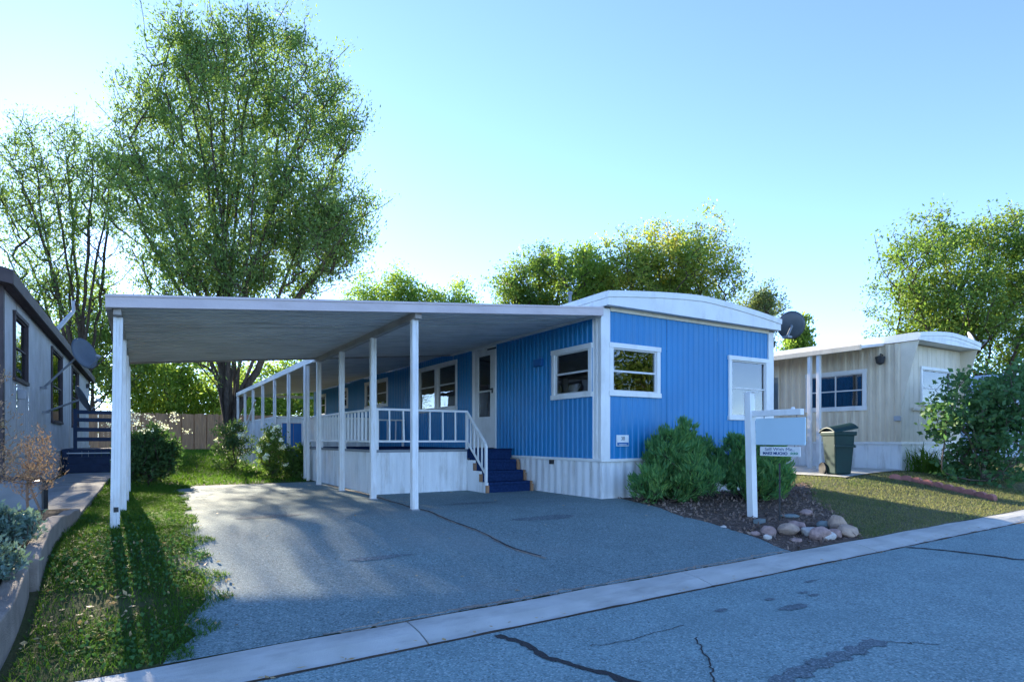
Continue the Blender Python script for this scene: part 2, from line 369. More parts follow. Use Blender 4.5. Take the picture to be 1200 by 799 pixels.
for seed, px, wds in [
    (1, [(581, 744), (610, 752), (640, 770), (690, 784), (750, 800), (800, 830)], (.03, .075)),
    (2, [(1062, 641), (1110, 645), (1160, 651), (1215, 658)], (.04, .09)),
    (3, [(815, 746), (827, 768), (836, 800)], (.008, .012)),
    (4, [(690, 757), (730, 752), (800, 733)], (.005, .008)),
    (5, [(1040, 752), (1100, 755)], (.006, .01))]:
    pts = wig([onR(*p) for p in px], 34, .018, seed); r_ = np.random.default_rng(seed)
    strip('crack_seal', pts, [r_.uniform(*wds) for _ in pts], 'tar', .004, roadz, road)
def blot(name, px, py, rx_, ry_, m, parent, seed, zf=roadz, dz=.004, P=None):
    c = onR(px, py) if P is None else P; r_ = np.random.default_rng(seed); n = 26
    rad = 1+np.convolve(np.tile(r_.normal(0, .28, n), 3), np.ones(3)/3, 'same')[n:2*n]
    V = [(c[0], c[1], zf(c[0], c[1])+dz)]
    for i in range(n):
        a = 2*math.pi*i/n; x, y = c[0]+rx_*rad[i]*math.cos(a), c[1]+ry_*rad[i]*math.sin(a); V.append((x, y, zf(x, y)+dz))
    return arr_mesh(name, V, [(0, 1+i, 1+(i+1) % n) for i in range(n)], m, parent)
asphalt('oil_stain', (.13, .185, .21), (.30, .36, .39), (.11, .15, .17), .4, .35)
for i, (px, py, a, b) in enumerate([(930, 711, .17, .05), (902, 702, .05, .03), (942, 694, .05, .025), (954, 697, .06, .025), (845, 715, .06, .03), (950, 681, .1, .02)]):
    blot('oil_spot', px, py, a, b, 'oil_stain', road, 40+i)
pts = wig([onR(*p) for p in [(905, 800), (940, 785), (975, 772), (1010, 758), (1032, 751)]], 40, .02, 9)
strip('patch_stain', pts, [.10+.04*math.sin(k*.9)+.02*math.sin(k*2.3) if k > 3 else .03*(k+1) for k in range(len(pts))], 'oil_stain', .004, roadz, road)
# kerb: separate cast sections, rolled profile
curb = bpy.data.objects.new('curb', None); COL.objects.link(curb); curb['kind'] = 'structure'
prof = [(3.535, -.034), (3.575, -.05), (3.60, -.046), (3.66, -.028), (3.76, -.006), (3.86, .004), (3.975, .006), (3.975, -.14), (3.535, -.14)]
jx = [onG(480, 733).x-.02, onG(832, 683).x]; step = (jx[1]-jx[0])/1.0
edges = sorted([jx[0]+step*k for k in range(-10, 16)])
for a, b in zip(edges, edges[1:]):
    mb = MB(); a2, b2 = a+.006, b-.006; ns = max(2, int((b2-a2)/.25)); xs = np.linspace(a2, b2, ns+1)
    rings = [[(x, y+.006*math.sin(x*2.3), z+float(rz(x))+(.003*math.sin(x*5+y*9))) for y, z in prof] for x in xs]; n = len(prof)
    vs = [p for r_ in rings for p in r_]; fs = [(i*n+j, i*n+(j+1) % n, (i+1)*n+(j+1) % n, (i+1)*n+j) for i in range(ns) for j in range(n)]
    fs += [tuple(range(n)), tuple(ns*n+j for j in range(n-1, -1, -1))]
    mb.add(vs, fs).build('curb_section', 'concrete', curb)
# gutter litter strip
pts = wig([(x, 3.588) for x in np.linspace(-1, 16, 12)], 120, .006, 12); r_ = np.random.default_rng(3)
strip('gutter_dirt', pts, np.abs(r_.normal(.028, .014, len(pts)))+.008, 'soil', .0, lambda x, y: float(rz(x))-.043, curb)

# driveway
def edge(pxs):
    p = sorted([onG(*q) for q in pxs], key=lambda v: v.y); return [v.y for v in p], [v.x for v in p]
eLy, eLx = edge([(196, 578), (203, 600), (222, 650), (238, 700), (228, 745), (182, 778)])
eRy, eRx = edge([(926, 646), (862, 622), (805, 607), (748, 589)])
def drvL(y): return float(np.interp(y, eLy, eLx)) + .05*math.sin(y*5.1)+.03*math.sin(y*11.7+1)
def drvR(y): return float(np.interp(y, eRy+[7.12, 7.2], eRx+[6.2, 5.95])) + (.03*math.sin(y*7.3) if y < 7 else 0)
ys = np.concatenate([np.arange(3.982, 13.2, .12), [13.2]])
def drvLb(y): return drvL(y) + max(0, y-12.3)*.5
drive = sheet('driveway', 'drive_asphalt', ys, drvLb, drvR, 60, .012)
gz = lambda x, y: float(g(x, y))+.012
seam = [onG(*p).xy for p in [(385, 569), (440, 583), (484, 596), (530, 612), (570, 628), (605, 645), (640, 655)]]
pts = wig(seam, 60, .02, 21); r_ = np.random.default_rng(5)
strip('dirt_seam', [(x, y-.03) for x, y in pts], r_.uniform(.05, .12, 60)*np.linspace(1, .4, 60), 'drive_dirt', .004, gz, drive)
strip('seam_crack', [(x, y+.05) for x, y in pts], r_.uniform(.015, .035, 60), 'tar', .005, gz, drive)
for i, (px, py, a, b, m) in enumerate([(322, 606, .35, .12, 'oil_stain'), (560, 590, .4, .10, 'oil_stain'), (640, 607, .5, .1, 'oil_stain'), (445, 655, .28, .04, 'oil_stain'), (205, 607, .16, .2, 'drive_dirt'), (215, 660, .1, .22, 'drive_dirt')]):
    P = onG(px, py).xy; blot('drive_stain', 0, 0, a, b, m, drive, 60+i, gz, .004, P)

pts = wig([(x, 4.0) for x in np.linspace(1.0, 5.9, 8)], 90, .012, 23); r_ = np.random.default_rng(8)
strip('edge_dirt', pts, np.abs(r_.normal(.035, .025, 90))+.012, 'drive_dirt', .005, gz, drive)
# beds, lawn, walkway
bxr_y, bxr_x = edge([(1012, 633), (990, 615), (962, 592), (950, 577), (944, 566)])
def bedR(y): return float(np.interp(y, bxr_y, bxr_x))+.06*math.sin(y*4)
bed = sheet('planting_bed', 'mulch', np.arange(3.99, 7.2, .12), drvR, lambda y: max(bedR(y), drvR(y)+.05), 26, .008)
lawn = sheet('lawn', 'lawn_dry', np.concatenate([np.arange(3.99, 9, .15), np.arange(9, 26, .5)]), bedR, lambda y: 14.2+max(0, 5.5-y)*8 if y < 6.6 else 14.2, 40, .005)
backlawn = sheet('back_lawn', 'lawn_green', np.arange(3.99, 36.2, .3), lambda y: -.62 if y < 13 else -1.6, lambda y: (drvLb(y)+.1 if y < 13.1 else 3.3 if y < 25 else 12), 24, .005)
def wall_run(pts, z0s, z1s, th, name, m):
    mb = MB(); n = len(pts); vs = []; fs = []
    for (x, y), a, b in zip(pts, z0s, z1s): vs += [(x-th/2, y, a), (x+th/2, y, a), (x+th/2, y, b), (x-th/2, y, b)]
    for i in range(n-1):
        for j in range(4): fs.append((4*i+j, 4*i+(j+1) % 4, 4*i+4+(j+1) % 4, 4*i+4+j))
    fs += [(3, 2, 1, 0), tuple(4*(n-1)+k for k in range(4))]
    return mb.add(vs, fs)
rw = empty('retaining_wall', (-.68, 6, float(g(-.68, 6))), 'low crumbling concrete garden wall beside the weedy grass strip', 'garden wall')
def rwx(y): return -.70+.03*math.sin(y*1.7)+.02*(y-4)*.3
for a, b in ((3.6, 5.46), (5.55, 8.35)):
    yy = np.linspace(a, b, 14); dx = -.05 if a < 4 else 0
    wall_run([(rwx(y)+dx, y) for y in yy], [float(g(-.7, max(y, 4)))-.12 for y in yy], [float(g(-.7, max(y, 4)))+np.interp(y, [4, 5.4, 8.35], [.27, .24, .14])+.012*math.sin(y*9) for y in yy], .11, 'w', '').build('wall_block', 'retain_concrete', rw, bevel=.012)
def nbz(x, y): return float(g(x, y)) + float(np.interp(y, [3.6, 5.4, 8.35, 9.5], [.24, .21, .12, .05]))
V = []; F = []; yy = np.arange(3.4, 12.4, .2); xx = np.linspace(-6, -.73, 28)
for y in yy:
    for x in xx: V.append((min(x, rwx(min(y, 8.3))-.04) if x > -.8 else x, y, nbz(x, max(y, 4.0))))
for j in range(len(yy)-1):
    for i in range(27): F.append((j*28+i, j*28+i+1, j*28+29+i, j*28+28+i))
tag(arr_mesh('flower_bed', V, F, 'soil', smooth=True), kind='structure')
walk = bpy.data.objects.new('walkway', None); COL.objects.link(walk); walk['kind'] = 'structure'
for k in range(8):
    a = 8.45+k*1.25; MB().box(-1.55, -.60, a, a+1.235, float(g(-1, a))-.05, float(g(-1, a))+.075).build('paving_slab', 'walk_concrete', walk, bevel=.01)

# =================================================================== SHEET METAL HELPERS
def wmap(ax, const, out): return (lambda s, z, o: (const+out*o, s, z)) if ax == 'x' else (lambda s, z, o: (s, const+out*o, z))
def fbox(mb, f, s0, s1, z0, z1, o0, o1):
    p = [f(s0, z0, o0), f(s1, z0, o0), f(s1, z0, o1), f(s0, z0, o1), f(s0, z1, o0), f(s1, z1, o0), f(s1, z1, o1), f(s0, z1, o1)]
    return mb.hexa(p)
RIB = [(0, 0), (.34, 0), (.48, 1), (.80, 1), (.94, 0)]
WAVE = [(k/8, .5-.5*math.cos(2*math.pi*k/8)) for k in range(8)]
FLAT = [(0, 0), (.94, 0), (.95, -1), (.99, -1)]
def corr(name, m, parent, ax, const, out, s0, s1, z0, z1, period, depth, prof=RIB, opens=(), sheetw=1.22, topf=None, botf=None, jitter=.0025, smooth=False):
    f = wmap(ax, const, out); a = s0; objs = []; k = 0
    while a < s1-.02:
        b = min(a+sheetw, s1); mb = MB(); j = random.uniform(-jitter, jitter)
        br = []
        q = math.floor(a/period)*period
        while q < b:
            for t, d in prof:
                s = q+t*period
                if a < s < b: br.append((s, d*depth))
            q += period
        def dep(s):
            u = (s/period) % 1; pr = prof+[(1, prof[0][1])]
            for (t0, d0), (t1, d1) in zip(pr, pr[1:]):
                if t0 <= u <= t1: return (d0+(d1-d0)*(u-t0)/max(t1-t0, 1e-6))*depth
            return 0
        br += [(a+.001, dep(a+.001)), (b-.001, dep(b-.001))]
        for o in opens:
            for e in o[:2]:
                if a < e < b: br.append((e, dep(e)))
        br.sort()
        for (sA, dA), (sB, dB) in zip(br, br[1:]):
            if sB-sA < 1e-5: continue
            mid = (sA+sB)/2; iv = [(z0, z1)]
            for o in opens:
                if o[0] < mid < o[1]:
                    nv = []
                    for lo, hi in iv:
                        if o[2] > lo: nv.append((lo, min(hi, o[2])))
                        if o[3] < hi: nv.append((max(lo, o[3]), hi))
                    iv = [q_ for q_ in nv if q_[1]-q_[0] > .005]
            for lo, hi in iv:
                hA = topf(sA) if topf and hi == z1 else hi; hB = topf(sB) if topf and hi == z1 else hi
                lA = botf(sA) if botf and lo == z0 else lo; lB = botf(sB) if botf and lo == z0 else lo
                mb.add([f(sA, lA, dA+j), f(sB, lB, dB+j), f(sB, hB, dB+j), f(sA, hA, dA+j)], [(0, 1, 2, 3)])
        if mb.f:
            o = mb.build(name, m, parent, smooth=smooth); objs.append(o)
        a = b; k += 1
    return objs
def window(parent, ax, const, out, s0, s1, z0, z1, trim='white_paint', tw=.075, sash='white_metal', rail=.5, back='interior', slats=False, mull=0, proud=.035):
    """trim frame > sash, panes, blind; returns the opening"""
    if s0 > s1: s0, s1 = s1, s0
    f = wmap(ax, const, out); mb = MB()
    fbox(mb, f, s0-.01, s1+.01, z1-tw, z1, -.03, proud+.006); fbox(mb, f, s0-.012, s1+.012, z0, z0+tw, -.03, proud+.012)
    fbox(mb, f, s0, s0+tw, z0+tw, z1-tw, -.03, proud); fbox(mb, f, s1-tw, s1, z0+tw, z1-tw, -.03, proud)
    wn = mb.build('window', trim, parent, bevel=.004)
    a, b, c, d = s0+tw, s1-tw, z0+tw, z1-tw; t = .022
    sb = MB(); fbox(sb, f, a, a+t, c, d, -.035, .006); fbox(sb, f, b-t, b, c, d, -.035, .006); fbox(sb, f, a+t, b-t, c, c+t, -.035, .007); fbox(sb, f, a+t, b-t, d-t, d, -.035, .007)
    zr = c+(d-c)*rail; fbox(sb, f, a+t, b-t, zr-.014, zr+.014, -.03, .009)
    for k in range(mull):
        q = a+(b-a)*(k+1)/(mull+1); fbox(sb, f, q-.012, q+.012, c+t, d-t, -.028, .004)
    sb.build('sash', sash, wn)
    for lo, hi, o in ((c+t, zr-.014, -.012), (zr+.014, d-t, -.018)):
        p = MB(); fbox(p, f, a+t, b-t, lo, hi, o-.004, o); p.build('pane', 'glass', wn)
    if slats:
        bl = MB(); z = c+.02; j = 0
        while z < d-.02:
            p = [f(a+t, z, -.075), f(b-t, z, -.075), f(b-t, z+.027, -.06), f(a+t, z+.027, -.06)]
            bl.add(p, [(0, 1, 2, 3)]); z += .024
        bl.build('blind', 'blind_white', wn)
    else:
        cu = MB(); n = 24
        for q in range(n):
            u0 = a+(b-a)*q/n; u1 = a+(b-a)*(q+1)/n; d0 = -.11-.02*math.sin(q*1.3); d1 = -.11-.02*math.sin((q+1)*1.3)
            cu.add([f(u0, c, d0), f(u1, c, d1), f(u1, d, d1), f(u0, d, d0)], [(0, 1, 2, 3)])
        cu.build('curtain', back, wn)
    return (a-.004, b+.004, c-.004, d+.004)
def dish(name, label, c, face, rad, mount, m, cat='satellite dish', foot=None):
    c = Vector(c); d = Vector(face).normalized(); e = empty(name, foot or mount, label, cat)
    u = Vector((0, 0, 1)); a = d.cross(u).normalized(); b = a.cross(d); n = 28; vs = [c-d*.05]; fs = []
    for k in range(1, 6):
        r = rad*k/5
        for j in range(n): t = 2*math.pi*j/n; vs.append(c-d*.05*(1-(k/5)**2)+a*r*math.cos(t)*.92+b*r*math.sin(t))
    for j in range(n): fs.append((0, 1+j, 1+(j+1) % n))
    for k in range(4):
        for j in range(n): fs.append((1+k*n+j, 1+k*n+(j+1) % n, 1+(k+1)*n+(j+1) % n, 1+(k+1)*n+j))
    o = MB().add(vs, fs).build('reflector', m, e, smooth=True); s = o.modifiers.new('t', 'SOLIDIFY'); s.thickness = .012
    tip = c+d*rad*1.05-b*rad*.55
    MB().tube([c-b*rad*.96-d*.0, tip], .012, 6).build('feed_arm', 'grey_metal', e)
    MB().tube([tip-d*.03+b*.0, tip-d*.1+b*.05], .032, 8).build('feed_horn', 'dish_light', e)
    MB().tube([c-d*.06, c-d*.14, Vector(mount)], .022, 8).build('mast', 'grey_metal', e)
    MB().box(mount[0]-.06, mount[0]+.06, mount[1]-.06, mount[1]+.06, mount[2]-.02, mount[2]+.02).build('mount_plate', 'grey_metal', e)
    return e

# =================================================================== BLUE MOBILE HOME
HX0, HX1, HY0, HY1 = 5.93, 10.02, 7.10, 25.0
ZB, ZT = .931, 3.245
home = empty('mobile_home', (HX0, HY0, .335), 'blue ribbed metal mobile home with white trim and white skirting', 'mobile home')
opS, opF = [], []
def pxX(x0, y0, x1, y1, X): a = onX(x0, y0, X); b = onX(x1, y1, X); return a.y, b.y, min(a.z, b.z), max(a.z, b.z)
p = onX(648, 412, HX0); q = onX(694.5, 464.6, HX0); opS.append(window(home, 'x', HX0, -1, q.y, p.y, q.z, onX(694.5, 401.6, HX0).z, slats=True))
p = onX(491, 432, HX0); q = onX(536.5, 421, HX0); zb = onX(536, 480, HX0).z; ym = (p.y+q.y)/2
opS.append(window(home, 'x', HX0, -1, q.y, ym-.005, zb, q.z, back='curtain', rail=.55)); opS.append(window(home, 'x', HX0, -1, ym+.005, p.y, zb, q.z, back='curtain', rail=.55))
p = onX(428.5, 448, HX0); q = onX(455, 442, HX0); opS.append(window(home, 'x', HX0, -1, q.y, p.y, onX(455, 476, HX0).z, q.z, back='curtain_red', mull=1))
p = onX(401, 455, HX0); q = onX(408, 454, HX0); opS.append(window(home, 'x', HX0, -1, q.y, p.y, onX(408, 478, HX0).z, q.z, back='curtain_red'))
p = onX(375, 463, HX0); q = onX(382.5, 461, HX0); opS.append(window(home, 'x', HX0, -1, q.y, p.y, onX(382, 487, HX0).z, q.z, back='curtain'))
p = onY(714.6, 400.8, HY0-.03); q = onY(774, 466.5, HY0-.03); opF.append(window(home, 'y', HY0, -1, p.x, q.x, q.z, p.z, back='curtain', rail=.47))
p = onY(854.5, 416, HY0-.03); opF.append(window(home, 'y', HY0, -1, p.x, HX1-.12, onY(855, 492, HY0).z, p.z, slats=True, rail=.5))
# door
p = onX(554.5, 410, HX0); q = onX(582, 402.5, HX0); DY0, DY1, DZ0, DZ1 = q.y, p.y, 1.075, q.z
f = wmap('x', HX0, -1); mb = MB(); t = .07
fbox(mb, f, DY0, DY0+t, DZ0, DZ1, -.05, .03); fbox(mb, f, DY1-t, DY1, DZ0, DZ1, -.05, .03); fbox(mb, f, DY0+t, DY1-t, DZ1-t, DZ1, -.05, .032)
door = mb.build('door', 'white_paint', home, bevel=.004)
a, b, c, d = DY0+t, DY1-t, DZ0+.01, DZ1-t
mb = MB(); ga, gb, gc, gd = a+.17, b-.17, c+.62, d-.12
fbox(mb, f, a, ga, c, d, -.03, .012); fbox(mb, f, gb, b, c, d, -.03, .012); fbox(mb, f, ga, gb, c, gc, -.03, .012); fbox(mb, f, ga, gb, gd, d, -.03, .012); fbox(mb, f, ga, gb, c+1.12, c+1.15, -.02, .01)
mb.build('door_leaf', 'white_paint', door, bevel=.005)
mb = MB(); fbox(mb, f, ga, gb, gc, gd, -.012, -.008); mb.build('pane', 'glass', door)
mb = MB(); fbox(mb, f, ga, gb, gc, gd, -.09, -.085); mb.build('door_curtain', 'curtain_red', door)
mb = MB(); fbox(mb, f, a+.05, a+.09, c+1.08, c+1.18, .012, .03); fbox(mb, f, a+.03, a+.14, c+1.14, c+1.17, .03, .06); mb.build('door_handle', 'dark_metal', door, bevel=.006)
mb = MB(); mb.tube([f(a-.1, d-.02, .04), f(a+.2, d-.02, .05)], .016, 8); mb.build('door_closer', 'dark_metal', door)
opS.append((DY0+.01, DY1-.01, DZ0-.05, DZ1-.01))
CT = .20   # width of white corner trim
corr('siding_sheet', 'blue_paint', home, 'x', HX0, -1, HY0+CT, HY1, ZB+.02, ZT, .125, .015, RIB, opS)
corr('siding_sheet', 'blue_paint', home, 'y', HY0, -1, HX0+.15, HX1-.12, ZB+.02, ZT-.03, .125, .015, RIB, opF)
corr('siding_sheet', 'blue_paint', home, 'x', HX1, 1, HY0, HY1, ZB+.02, ZT, .125, .015, RIB)
corr('siding_sheet', 'blue_paint', home, 'y', HY1, 1, HX0, HX1, ZB+.02, ZT, .125, .015, RIB)
corr('corner_trim', 'white_paint', home, 'x', HX0, -1, HY0+.012, HY0+CT-.002, ZB+.02, ZT-.03, .098, .012, RIB)
MB().box(HX0-.028, HX0+.15, HY0-.03, HY0+.012, ZB+.02, ZT-.01).build('corner_trim', 'white_paint', home, bevel=.005)
MB().box(HX1-.12, HX1+.03, HY0-.028, HY0+.14, ZB+.02, ZT-.01).build('corner_trim', 'white_paint', home, bevel=.005)
# skirting
gb_ = lambda ax, c: ((lambda s: float(g(c, s))-.02) if ax == 'x' else (lambda s: float(g(s, c))-.02))
corr('skirting_panel', 'skirt_white', home, 'x', HX0+.02, -1, HY0+.0, HY1, .2, ZB, .19, .014, WAVE, sheetw=1.15, botf=gb_('x', HX0), jitter=.006, smooth=True)
corr('skirting_panel', 'skirt_white', home, 'y', HY0+.02, -1, HX0+.002, HX1, .2, ZB, .19, .014, WAVE, sheetw=1.15, botf=gb_('y', HY0), jitter=.006, smooth=True)
corr('skirting_panel', 'skirt_white', home, 'x', HX1-.02, 1, HY0, HY1, .2, ZB, .19, .014, WAVE, botf=gb_('x', HX1), smooth=True)
for bx_ in ((HX0-.024, HX0+.02, HY0-.03, HY1), (HX0+.021, HX1+.03, HY0-.031, HY0+.02), (HX1-.02, HX1+.029, HY0+.021, HY1)):
    MB().box(*bx_, ZB-.022, ZB+.022).build('skirting_rail', 'white_paint', home, bevel=.004)
f = wmap('x', HX0, -1); mb = MB(); y0 = onX(646, 543, HX0).y; fbox(mb, f, y0-.05, y0+.05, ZB-.1, ZB-.03, -.02, .012); mb.build('skirting_hole', 'dark_metal', home)
p = onX(633.5, 424, HX0); mb = MB(); fbox(mb, f, p.y-.1, p.y+.14, p.z-.06, p.z+.05, 0, .06); fbox(mb, f, p.y-.1, p.y+.14, p.z-.075, p.z-.06, 0, .075); mb.build('wall_vent', 'blue_trim', home, bevel=.006)
# floor, back and roof
MB().box(HX0+.03, HX1-.03, HY0+.03, HY1-.03, ZB-.1, ZB+.02).build('floor', 'interior', home)
RX0, RX1, RY0 = HX0-.03, HX1+.03, 6.90
def arch(x, z=3.455, rise=.172): u = (x-(RX0+RX1)/2)/((RX1-RX0)/2); return z+rise*(1-abs(u)**1.45)
xs = np.linspace(RX0, RX1, 25)
def archprism(y0, y1, lo, hi, name, m, par, xa=None):
    mb = MB(); X = xs if xa is None else xa; n = len(X); vs = []; fs = []
    for y in (y0, y1):
        for x in X: vs.append((x, y, lo(x)))
        for x in X: vs.append((x, y, hi(x)))
    for i in range(n-1):
        fs += [(i, i+1, n+i+1, n+i), (2*n+i+1, 2*n+i, 3*n+i, 3*n+i+1), (n+i, n+i+1, 3*n+i+1, 3*n+i), (i+1, i, 2*n+i, 2*n+i+1)]
    fs += [(0, n, 3*n, 2*n), (n-1, 3*n-1+0, 4*n-1, 2*n-1)] if False else [(0, n, 3*n, 2*n), (n-1, 3*n-1, 4*n-1, 2*n-1)]
    return mb.add(vs, fs).build(name, m, par)
roof = archprism(RY0+.03, HY1+.1, lambda x: 3.30, lambda x: arch(x)-.01, 'roof', 'roof_white', home, np.linspace(RX0+.02, RX1-.02, 25))
archprism(RY0, RY0+.06, lambda x: arch(x)-.092, lambda x: arch(x), 'roof_edge_cap', 'white_paint', roof)
archprism(RY0+.018, RY0+.05, lambda x: 3.252, lambda x: arch(x)-.094, 'roof_fascia', 'white_paint', roof, np.linspace(RX0+.01, RX1-.01, 25))
for s, x0 in ((-1, RX0), (1, RX1)):
    MB().box(x0-.004, x0+s*-.03, RY0+.061, HY1+.1, 3.36, 3.457).build('roof_edge_cap', 'white_paint', roof)
    MB().box(x0+s*-.008, x0+s*-.035, RY0+.052, HY1+.1, 3.25, 3.358).build('roof_fascia', 'white_paint', roof)
MB().box(HX0, HX1, RY0+.052, HY0+.1, 3.262, 3.30).build('soffit', 'roof_white', roof)
MB().box(HX0+.15, HX1-.12, HY0-.035, HY0+.012, ZT-.045, ZT+.014).build('frieze_board', 'beige_board', home)
p = onX(668, 352, 6.9); MB().tube([(6.9, p.y, 3.4), (6.9, p.y, p.z+.12)], .03, 10).tube([(6.9, p.y, p.z+.12), (6.9, p.y, p.z+.16)], .05, 10).build('roof_vent', 'grey_metal', roof)
# interior back wall so that windows look into a room
# number plate
p = onY(722.5, 509.5, HY0-.03); q = onY(736.5, 522.5, HY0-.03)
npl = empty('number_plate', ((p.x+q.x)/2, HY0-.03, q.z), 'small white house number plate with a dark lower band on blue siding', 'number plate')
MB().box(p.x, q.x, HY0-.038, HY0-.016, q.z, p.z).build('plate', 'white_paint', npl, bevel=.003)
MB().box(p.x+.008, q.x-.008, HY0-.041, HY0-.0385, q.z+.012, q.z+(p.z-q.z)*.33).build('band', 'blue_trim', npl)
def text(body, size, loc, rot, m, name, parent, align='CENTER', bold=0, sx=1):
    cu = bpy.data.curves.new(name, 'FONT'); cu.body = body; cu.size = size; cu.align_x = align; cu.align_y = 'CENTER'; cu.extrude = .0008; cu.offset = bold
    o = bpy.data.objects.new(name, cu); COL.objects.link(o); o.location = loc; o.rotation_euler = rot; o.scale = (sx, 1, 1)
    bpy.context.view_layer.update()
    dg = bpy.context.evaluated_depsgraph_get(); me = bpy.data.meshes.new_from_object(o.evaluated_get(dg)); 
    bpy.data.objects.remove(o); me.materials.clear(); me.materials.append(M[m])
    o2 = bpy.data.objects.new(name, me); COL.objects.link(o2); o2.matrix_basis = Matrix.LocRotScale(Vector(loc), __import__('mathutils').Euler(rot), Vector((sx, 1, 1)))
    if parent is not None: o2.parent = parent; o2.matrix_parent_inverse = mw(parent).inverted()
    return o2
text('38', (p.z-q.z)*.46, ((p.x+q.x)/2, HY0-.0395, q.z+(p.z-q.z)*.67), (R(90), 0, 0), 'ink_dark', 'lettering', npl)
MB().box(p.x+.04, q.x-.05, HY0-.043, HY0-.0415, q.z+.022, q.z+.03).build('band_mark', 'white_paint', npl)
# dish at the far corner of the roof
cdish = onX(927, 381, 10.35)
dish('satellite_dish', 'dark grey satellite dish on the corner of the blue home roof', cdish, (.72, .6, .3), .26, (HX1+.06, cdish.y-.1, 3.12), 'dish_dark')

# =================================================================== CARPORT
cp = empty('carport', (2.8, 9.6, .335), 'white metal carport on slim posts beside the blue home', 'carport')
def rt(x): return 2.645+(x+.27)*.0938          # top of roof
CX0, CX1, CY0, CY1 = -.30, 5.90, 7.0, 12.2
k = 0; y = CY0+.05; pw = .205
while y < CY1-.06:
    b = min(y+pw, CY1-.05); mb = MB(); n = 5; dzj = random.uniform(-.002, .002)
    pr = [(y+.002, -.04), (y+.002, -.086), (y+.02, -.092), (b-.075, -.092), (b-.068, -.058), (b-.016, -.058), (b-.010, -.098), (b-.002, -.098), (b-.002, -.04)]
    vs = []; fs = []; m_ = len(pr)
    for x in (CX0+.06, CX1-.0):
        for yy_, zz_ in pr: vs.append((x, yy_, rt(x)+zz_+dzj))
    for j in range(m_): fs.append((j, (j+1) % m_, m_+(j+1) % m_, m_+j))
    fs += [tuple(range(m_)), tuple(range(2*m_-1, m_-1, -1))]
    mb.add(vs, fs).build('roof_pan', 'carport_white', cp); y += pw
def slopebox(mb, x0, x1, y0, y1, a, b):
    return mb.hexa([(x0, y0, rt(x0)+a), (x1, y0, rt(x1)+a), (x1, y1, rt(x1)+a), (x0, y1, rt(x0)+a), (x0, y0, rt(x0)+b), (x1, y0, rt(x1)+b), (x1, y1, rt(x1)+b), (x0, y1, rt(x0)+b)])
slopebox(MB(), CX0, CX1-.01, CY0, CY0+.045, -.125, 0).build('fascia', 'fascia_pinkish', cp, bevel=.006)
slopebox(MB(), CX0, CX1-.01, CY0-.012, CY0-.002, -.02, .004).build('drip_edge', 'fascia_pinkish', cp)
slopebox(MB(), CX0, CX1-.01, CY1-.045, CY1, -.125, -.01).build('fascia', 'beam_tan', cp, bevel=.006)
slopebox(MB(), CX0, CX0+.055, CY0+.046, CY1-.046, -.135, -.004).build('fascia', 'beam_tan', cp, bevel=.006)
slopebox(MB(), CX1-.06, CX1-.002, CY0+.046, CY1-.046, -.128, -.095).build('ledger', 'white_metal', cp)
BX = 2.96
MB().box(BX-.045, BX+.045, CY0+.08, CY1+.1, rt(BX)-.185, rt(BX)-.098).build('beam', 'beam_tan', cp, bevel=.006)
MB().box(CX0+.06, CX0+.13, CY0+.07, CY1-.05, rt(CX0)-.175, rt(CX0)-.09).build('beam', 'beam_tan', cp, bevel=.006)
def post(x, y, top, w=.082, par=cp, bottom=None, m='post_white', lean=0):
    z0 = float(g(x, y))-.05 if bottom is None else bottom
    mb = MB(); h = w/2
    lp = [(-h, -h), (-h*.35, -h), (-h*.3, -h*.78), (h*.3, -h*.78), (h*.35, -h), (h, -h), (h, h), (-h, h)]
    mb.prism(lp, lambda q: (x+q[0]+lean, y+q[1], z0), lambda q: (x+q[0], y+q[1], top))
    o = mb.build('post', m, par, bevel=.004)
    return o
for i, yy_ in enumerate([7.24, 8.85, 10.42, 11.95]):
    po = post(CX0+.10, yy_, rt(CX0)-.174, lean=(-.03 if i == 0 else 0))
    if i == 0:
        x0 = CX0+.075; z0 = float(g(-.3, 7.2))+.19
        MB().box(x0-.012, x0+.028, yy_-.046, yy_-.04, z0, z0+.05).build('outlet_hole', 'dark_metal', po)
    MB().box(CX0+.05, CX0+.15, yy_-.06, yy_+.06, float(g(-.3, yy_))-.03, float(g(-.3, yy_))+.012).build('foot_plate', 'grey_metal', po)
for yy_ in [7.22, 8.83, 10.5, 12.1]:
    po = post(BX, yy_, rt(BX)-.184, m='post_white')
    MB().box(BX-.055, BX+.055, yy_-.055, yy_+.055, float(g(BX, yy_)), float(g(BX, yy_))+.03).build('foot_plate', 'grey_metal', po)

# =================================================================== PORCH WITH STEPS
PX0, PX1, PY0, PY1, PZ = 3.25, 5.90, 9.60, 15.0, 1.07
por = empty('porch', (4.5, 12, .335), 'blue decked porch with white railing and white panel skirting', 'porch')
k = 0; yb = PY0
while yb < PY1-.01:
    e = min(yb+.14, PY1); MB().box(PX0-.02, PX1-.02, yb+.002, e-.004, PZ-.03, PZ).build('deck_board', 'blue_carpet', por); yb += .14
MB().box(PX0+.01, PX1-.03, PY0+.012, PY1-.01, PZ-.16, PZ-.032).build('deck_frame', 'blue_carpet', por)
MB().box(PX0-.03, 4.93, PY0-.026, PY0-.002, PZ-.035, PZ+.008).build('deck_edge', 'grey_metal', por)
MB().box(PX0-.044, PX0-.022, PY0-.026, PY1, PZ-.035, PZ+.008).build('deck_edge', 'grey_metal', por)
corr('skirting_panel', 'skirt_white', por, 'y', PY0-.01, -1, PX0-.015, 4.935, .2, PZ-.036, .13, .006, RIB, sheetw=.86, botf=gb_('y', PY0), jitter=.004)
